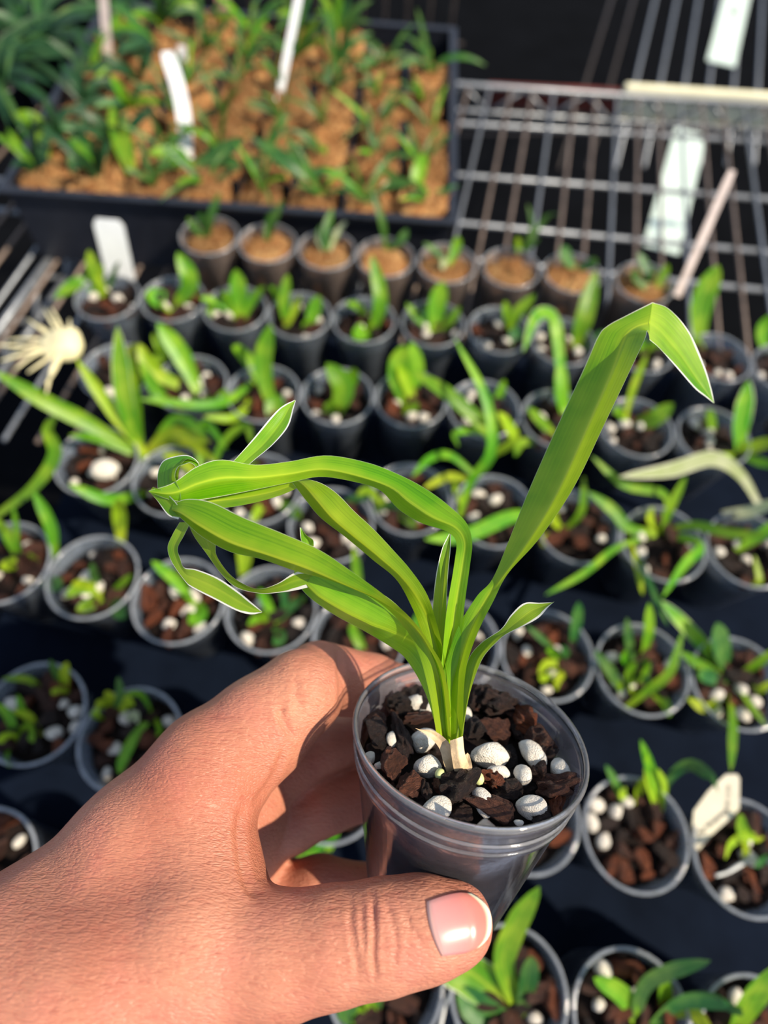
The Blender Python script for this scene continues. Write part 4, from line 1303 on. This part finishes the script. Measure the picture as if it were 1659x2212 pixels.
# back of the hand: metacarpals fanning from the wrist to the knuckles
cap((60, 2130, .166), .0255, (310, 1842, .176), .0203, .007)
cap((310, 1842, .176), .0203, (458, 1660, .182), .0168, .006)
cap((60, 2130, .175), .026, (486, 1745, .204), .0205, .007)
cap((80, 2150, .18), .026, (490, 1800, .214), .0215, .007)
cap((120, 2170, .182), .024, (486, 1875, .222), .0215, .007)
# thenar and web
cap((150, 2150, .156), .027, (400, 2050, .153), .0185, .009)
cap((330, 1900, .170), .019, (450, 1985, .158), .0115, .009)
cap((430, 1720, .176), .0145, (452, 1900, .166), .0125, .008)
cap((452, 1900, .166), .0125, (490, 2010, .157), .011, .008)
# thumb
cap((400, 2085, .153), .0170, (600, 2064, .151), .0131, .006)
cap((600, 2064, .151), .0131, (720, 2040, .151), .0121, .005)
cap((720, 2040, .151), .0121, (830, 2020, .1515), .0117, .004)
cap((830, 2020, .1515), .0117, (920, 2002, .152), .0109, .004)
cap((920, 2002, .152), .0109, (978, 1993, .1525), .0098, .004)
# index finger
cap((458, 1660, .182), .0168, (560, 1575, .187), .0150, .004)
cap((560, 1575, .187), .0150, (650, 1496, .190), .0134, .004)
cap((688, 1463, .199), .0117, (800, 1482, .210), .0106, .0014)
cap((800, 1482, .210), .0106, (905, 1500, .226), .0085, .0025)
# middle finger
cap((480, 1722, .203), .0160, (625, 1650, .214), .0105, .003)
cap((625, 1650, .214), .0100, (705, 1612, .219), .0092, .002)
cap((705, 1612, .219), .0092, (800, 1588, .224), .0085, .002)
cap((800, 1588, .224), .0085, (905, 1590, .229), .0078, .002)
# ring finger
cap((490, 1805, .216), .0155, (625, 1768, .217), .0116, .003)
cap((625, 1768, .217), .0114, (700, 1735, .218), .0106, .002)
cap((700, 1735, .218), .0106, (800, 1706, .221), .0094, .002)
cap((800, 1706, .221), .0094, (900, 1700, .225), .0082, .002)
# little finger
cap((490, 1880, .222), .0150, (620, 1928, .216), .0100, .003)
cap((620, 1928, .216), .0098, (690, 1912, .213), .0094, .002)
cap((690, 1912, .213), .0094, (790, 1925, .214), .0084, .002)
cap((790, 1925, .214), .0084, (870, 1930, .216), .0076, .002)


def smin(a, b, k):
    h = np.clip(0.5 + 0.5 * (b - a) / k, 0, 1)
    return b + (a - b) * h - k * h * (1 - h)


def sd_cup(X):
    """solid held cup, camera coordinates"""
    q = X - (HC - HN * HH)
    h = q @ HN
    rad = np.sqrt(np.maximum((q * q).sum(-1) - h * h, 0))
    ca = HH / math.hypot(HH, HR - HB)
    side = (rad - (HB + (HR - HB) * np.clip(h / HH, 0, 1.0))) * ca
    return np.maximum(np.maximum(side, -h), h - HH - 0.001)


def sd_hand(X):
    d = np.full(X.shape[:-1], 1.0)
    for a, ra, b, rb, k in PRIMS:
        ba = b - a
        t = np.clip(((X - a) @ ba) / (ba @ ba), 0, 1)
        e = np.sqrt((((X - a) - t[..., None] * ba) ** 2).sum(-1)) - (ra + (rb - ra) * t)
        d = smin(e, d, k)
    return np.maximum(d, -(sd_cup(X) - 0.0004))


VOX = 0.0012
lo = np.array([-0.125, 0.030, 0.108])
hi = np.array([0.042, 0.170, 0.252])
lo[0] = -0.135
dims = np.ceil((hi - lo) / VOX).astype(int)
ax = [lo[i] + np.arange(dims[i]) * VOX for i in range(3)]
G = np.empty(tuple(dims), np.float32)
YY, ZZ = np.meshgrid(ax[1], ax[2], indexing='ij')
for s in range(0, dims[0], 12):
    xs_ = ax[0][s:s + 12]
    X = np.empty((len(xs_),) + YY.shape + (3,))
    X[..., 0] = xs_[:, None, None]
    X[..., 1] = YY
    X[..., 2] = ZZ
    G[s:s + 12] = sd_hand(X)
# close the forearm at the edge of the volume
G[:2] = np.maximum(G[:2], VOX); G[-2:] = np.maximum(G[-2:], VOX)
G[:, :2] = np.maximum(G[:, :2], VOX); G[:, -2:] = np.maximum(G[:, -2:], VOX)
G[:, :, :2] = np.maximum(G[:, :, :2], VOX); G[:, :, -2:] = np.maximum(G[:, :, -2:], VOX)


def surface_nets(G, lo, vox):
    ins = G < 0
    nx, ny, nz = [d - 1 for d in G.shape]
    cnt = np.zeros((nx, ny, nz), np.uint8)
    offs = [(i, j, k) for i in (0, 1) for j in (0, 1) for k in (0, 1)]
    for i, j, k in offs:
        cnt += ins[i:i + nx, j:j + ny, k:k + nz]
    act = (cnt > 0) & (cnt < 8)
    I = np.argwhere(act)
    idx = -np.ones(act.shape, np.int64)
    idx[act] = np.arange(len(I))
    acc = np.zeros((len(I), 3))
    num = np.zeros(len(I))
    for a in offs:
        for ax_ in range(3):
            if a[ax_] == 1:
                continue
            b = list(a)
            b[ax_] = 1
            va = G[I[:, 0] + a[0], I[:, 1] + a[1], I[:, 2] + a[2]]
            vb = G[I[:, 0] + b[0], I[:, 1] + b[1], I[:, 2] + b[2]]
            m = (va < 0) != (vb < 0)
            t = np.where(m, va / np.where(m, va - vb, 1), 0)
            p = np.tile(np.array(a, float), (len(I), 1))
            p[:, ax_] += t
            acc[m] += p[m]
            num[m] += 1
    V = lo + (I + acc / num[:, None]) * vox
    F = []
    for ax_ in range(3):
        o1, o2 = [(1, 2), (2, 0), (0, 1)][ax_]
        sl0 = [slice(1, nx), slice(1, ny), slice(1, nz)]
        g0 = ins[1:nx, 1:ny, 1:nz]
        sh = [slice(1, nx), slice(1, ny), slice(1, nz)]
        sh[ax_] = slice(2, [nx, ny, nz][ax_] + 1)
        g1 = ins[tuple(sh)]
        E = np.argwhere(g0 != g1) + 1
        flip = g0[tuple((E - 1).T)]
        e1 = np.zeros(3, int); e1[o1] = 1
        e2 = np.zeros(3, int); e2[o2] = 1
        q = [idx[tuple((E - d).T)] for d in (0 * e1, e1, e1 + e2, e2)]
        Q = np.stack(q, 1)
        Q[~flip] = Q[~flip][:, ::-1]
        F.append(Q)
    F = np.vstack(F)
    return V, F[(F >= 0).all(1)]


V, F = surface_nets(G, lo, VOX)
# relax the net a little, keeping the volume
def relax(V, F, w):
    acc = np.zeros_like(V)
    num = np.zeros(len(V))
    for a, b in ((0, 1), (1, 2), (2, 3), (3, 0)):
        np.add.at(acc, F[:, a], V[F[:, b]]); np.add.at(num, F[:, a], 1)
        np.add.at(acc, F[:, b], V[F[:, a]]); np.add.at(num, F[:, b], 1)
    return V + w * (acc / num[:, None] - V)


for w in (0.5, -0.52, 0.5, -0.52, 0.5, -0.4):
    V = relax(V, F, w)


def vnormals(V, F):
    n = np.cross(V[F[:, 2]] - V[F[:, 0]], V[F[:, 3]] - V[F[:, 1]])
    N = np.zeros_like(V)
    for k in range(4):
        np.add.at(N, F[:, k], n)
    return N / (np.linalg.norm(N, axis=1)[:, None] + 1e-12)


def split_quads(V, F):
    """one round of midpoint subdivision"""
    E = np.sort(np.vstack([F[:, [0, 1]], F[:, [1, 2]], F[:, [2, 3]], F[:, [3, 0]]]), 1)
    key = E[:, 0] * (len(V) + 1) + E[:, 1]
    uq, first, inv = np.unique(key, return_index=True, return_inverse=True)
    inv = inv.ravel()
    mids = V[E[first]].mean(1)
    cen_ = V[F].mean(1)
    n, ne, nf = len(V), len(uq), len(F)
    e = [n + inv[i * nf:(i + 1) * nf] for i in range(4)]
    c = n + ne + np.arange(nf)
    Q = [np.stack([F[:, k], e[k], c, e[(k + 3) % 4]], 1) for k in range(4)]
    return np.vstack([V, mids, cen_]), np.vstack(Q)


V, F = split_quads(V, F)
V = relax(V, F, 0.6)
V = relax(V, F, 0.5)
N = vnormals(V, F)
# creases: drawn as image-plane curves on the near side of the skin, cut a fraction of a millimetre deep
uvp = np.stack([W_PX / 2 + F_PX * V[:, 0] / V[:, 2], H_PX / 2 + F_PX * V[:, 1] / V[:, 2]], 1)
front = (N * V).sum(1) < 0
disp = np.zeros(len(V))


def crease(pts, width, depth, zmax=0.24, zmin=0.0):
    P = catmull(np.array(pts, float), 24)
    best = np.full(len(V), 1e9)
    tt = np.zeros(len(V))
    sel = np.where(front & (V[:, 2] < zmax) & (V[:, 2] > zmin) & (uvp[:, 0] > P[:, 0].min() - 40) & (uvp[:, 0] < P[:, 0].max() + 40) & (uvp[:, 1] > P[:, 1].min() - 40) & (uvp[:, 1] < P[:, 1].max() + 40))[0]
    b = np.full(len(sel), 1e9)
    ti = np.zeros(len(sel))
    for i in range(len(P) - 1):
        d = P[i + 1] - P[i]
        t = np.clip(((uvp[sel] - P[i]) @ d) / (d @ d), 0, 1)
        e = np.linalg.norm(uvp[sel] - P[i] - t[:, None] * d, axis=1)
        m = e < b
        b[m] = e[m]
        ti[m] = (i + t[m]) / (len(P) - 1)
    fade = np.clip(np.minimum(ti, 1 - ti) * 6, 0.15, 1)
    disp[sel] -= depth * np.exp(-(b / width) ** 2) * fade
    disp[sel] += 0.35 * depth * np.exp(-((b - 2.1 * width) / width) ** 2) * fade


# thumb knuckle
crease([(804, 1925), (808, 2000), (806, 2060), (812, 2118)], 6, 0.0007, 0.16)
crease([(756, 1945), (758, 2000), (768, 2060), (774, 2120)], 6, 0.0004, 0.16)
crease([(782, 1950), (784, 2010), (788, 2070)], 5, 0.0003, 0.16)
crease([(832, 1940), (848, 1990), (856, 2040), (850, 2090)], 6, 0.0003, 0.16)
crease([(872, 1960), (890, 2010), (930, 2060)], 6, 0.00025, 0.16)
# index finger folds
crease([(728, 1400), (733, 1440), (737, 1490), (733, 1530)], 6, 0.0007, 0.215, 0.17)
crease([(604, 1520), (612, 1560), (632, 1592)], 8, 0.0007, 0.2)
crease([(640, 1470), (640, 1500), (650, 1540)], 8, 0.0003, 0.2)
# web and palm folds
crease([(530, 1730), (515, 1800), (530, 1900), (560, 1942)], 9, 0.0008, 0.19)
crease([(618, 1610), (590, 1680), (545, 1740)], 7, 0.0006, 0.21)
for k in range(0):
    crease([(395 + 22 * k, 1548 - 12 * k), (420 + 22 * k, 1575 - 12 * k), (440 + 22 * k, 1610 - 12 * k)], 6, 0.00028, 0.2)
V = V + N * disp[:, None]


def skin():
    t = NT('skin')
    co = t.coord('Object')
    mp = t.n('ShaderNodeMapping')
    mp.inputs['Rotation'].default_value = (0.3, 0.2, -0.55)
    mp.inputs['Scale'].default_value = (0.55, 2.6, 1.5)
    t.l(co, mp.inputs[0])
    lines = t.noise(330, 4, 0.62, mp.outputs[0], 0.8)
    vo = t.n('ShaderNodeTexVoronoi')
    vo.feature = 'DISTANCE_TO_EDGE'
    vo.inputs['Scale'].default_value = 620
    t.l(mp.outputs[0], vo.inputs['Vector'])
    cells = t.ramp(vo.outputs['Distance'], [(0.0, (0, 0, 0)), (0.25, (1, 1, 1))])
    pores = t.noise(1500, 2, 0.6, co)
    big = t.noise(28, 3, 0.5, co)
    blood = t.noise(60, 2, 0.5, co)
    base = t.ramp(big, [(0.3, lin((180, 112, 88))), (0.7, lin((202, 138, 110)))])
    base = t.mix(t.ramp(blood, [(0.5, (0, 0, 0)), (0.8, (0.45, 0.45, 0.45))]), base, lin((204, 116, 104)))
    base = t.mix(t.ramp(lines, [(0.30, (0.55, 0.55, 0.55)), (0.48, (0, 0, 0))]), base, lin((168, 94, 76)))
    h = t.math('ADD', t.math('MULTIPLY', lines, 1.3), t.math('ADD', t.math('MULTIPLY', pores, 0.2), t.math('MULTIPLY', cells, 0.30)))
    b = t.bsdf(base, 0.46, 0.42, t.bump(h, 0.55, 0.0008))
    b.inputs['Subsurface Weight'].default_value = 0.22
    b.inputs['Subsurface Radius'].default_value = (1.0, 0.35, 0.2)
    b.inputs['Subsurface Scale'].default_value = 0.004
    return t.done(b)


M['skin'] = skin()
Vw = c2w(V)
hb = Vw[np.argmin(np.abs(uvp - [60, 2100]).sum(1))]
hand_me = bpy.data.meshes.new('hand')
hand_me.vertices.add(len(Vw)); hand_me.vertices.foreach_set('co', (Vw - hb).ravel())
hand_me.loops.add(F.size); hand_me.loops.foreach_set('vertex_index', F.ravel().astype(np.int32))
hand_me.polygons.add(len(F)); hand_me.polygons.foreach_set('loop_start', np.arange(0, F.size, 4, dtype=np.int32))
hand_me.polygons.foreach_set('loop_total', np.full(len(F), 4, dtype=np.int32))
hand_me.update(calc_edges=True)
hand_me.validate()
hand_me.polygons.foreach_set('use_smooth', [True] * len(hand_me.polygons))
hand = obj('hand', hand_me, 'skin', None, hb)
tag(hand, 'bare left hand and wrist gripping the clear cup between thumb and curled fingers', 'hand')

# thumbnail: a plate that follows the curve of the thumb tip
t = NT('nail')
uvn = t.n('ShaderNodeUVMap').outputs[0]
sp_ = t.n('ShaderNodeSeparateXYZ')
t.l(uvn, sp_.inputs[0])
nb = t.ramp(sp_.outputs[0], [(0.0, lin((222, 180, 164))), (0.10, lin((204, 146, 142))), (0.55, lin((210, 132, 126))), (0.90, lin((216, 128, 112))), (0.955, lin((240, 224, 190))), (1.0, lin((246, 234, 206)))])
nbs = t.bsdf(nb, 0.26, 0.5)
nbs.inputs['Subsurface Weight'].default_value = 0.15
nbs.inputs['Subsurface Scale'].default_value = 0.002
M['nail'] = t.done(nbs)


def hit(u, v, z0=0.12, z1=0.17):
    d = px_cam(u, v, 1.0)
    z = z0
    for _ in range(60):
        s = float(sd_hand((d * z)[None])[0])
        if s < 2e-5 or z > z1:
            break
        z += s * 0.8 / float(np.linalg.norm(d))
    return d * z


# outline rows of the nail in the photo: cuticle side to free edge
nu, nv = 18, 15
vs, uvs, fs = [], [], []
for i in range(nu):
    s = i / (nu - 1)
    for j in range(nv):
        w = j / (nv - 1) * 2 - 1
        ul = 936 + 16 * (w + 0.1) - 8 * (1 - w * w)
        ur = 1062 - 34 * abs(w - 0.1) ** 2.6
        u_ = ul + (ur - ul) * s
        vt = 1945 - 14 * math.sin(min(1, s * 1.3) * math.pi * 0.5) + 8 * (1 - s) - 4 + 22 * max(0, s - 0.75) ** 1.2
        vb = 2066 - 10 * s - 34 * max(0, s - 0.55) ** 1.5
        v_ = (vt + vb) / 2 + (vb - vt) / 2 * w
        vs.append((u_, v_))
        uvs.append((s, j / (nv - 1)))
NP = np.zeros((nu, nv, 3))
for q, (a, b) in enumerate(vs):
    NP[q // nv, q % nv] = hit(a, b)
# nails are stiff: blend towards a smooth lengthwise fit
for j in range(nv):
    z = NP[:, j, 2]
    k = np.polyfit(np.arange(nu)[:14], z[:14], 2)
    fit = np.polyval(k, np.arange(nu))
    fit = np.where(np.arange(nu) < 13, fit, np.minimum(z, fit[12] + (np.arange(nu) - 12) * 0.00012))
    for i in range(nu):
        zz = min(fit[i], z[i]) - 0.0003 - (0.0003 if 0 < i else -0.0002)
        NP[i, j] = px_cam(vs[i * nv + j][0], vs[i * nv + j][1], zz)
top = c2w(NP.reshape(-1, 3)) - hb
bot = c2w((NP + np.array([0, 0, 0.0007])).reshape(-1, 3)) - hb
nn = nu * nv
for i in range(nu - 1):
    for j in range(nv - 1):
        a = i * nv + j
        fs.append((a, a + 1, a + nv + 1, a + nv))
        fs.append((nn + a, nn + a + nv, nn + a + nv + 1, nn + a + 1))
ring = [j for j in range(nv)] + [i * nv + nv - 1 for i in range(1, nu)] + [(nu - 1) * nv + j for j in range(nv - 2, -1, -1)] + [i * nv for i in range(nu - 2, 0, -1)]
for a, b in zip(ring, ring[1:] + ring[:1]):
    fs.append((a, nn + a, nn + b, b))
nail = obj('thumbnail', mesh_from('thumbnail', np.vstack([top, bot]), fs, uvs + uvs), 'nail', hand)
nail['label'] = 'short pink thumbnail with a pale free edge'
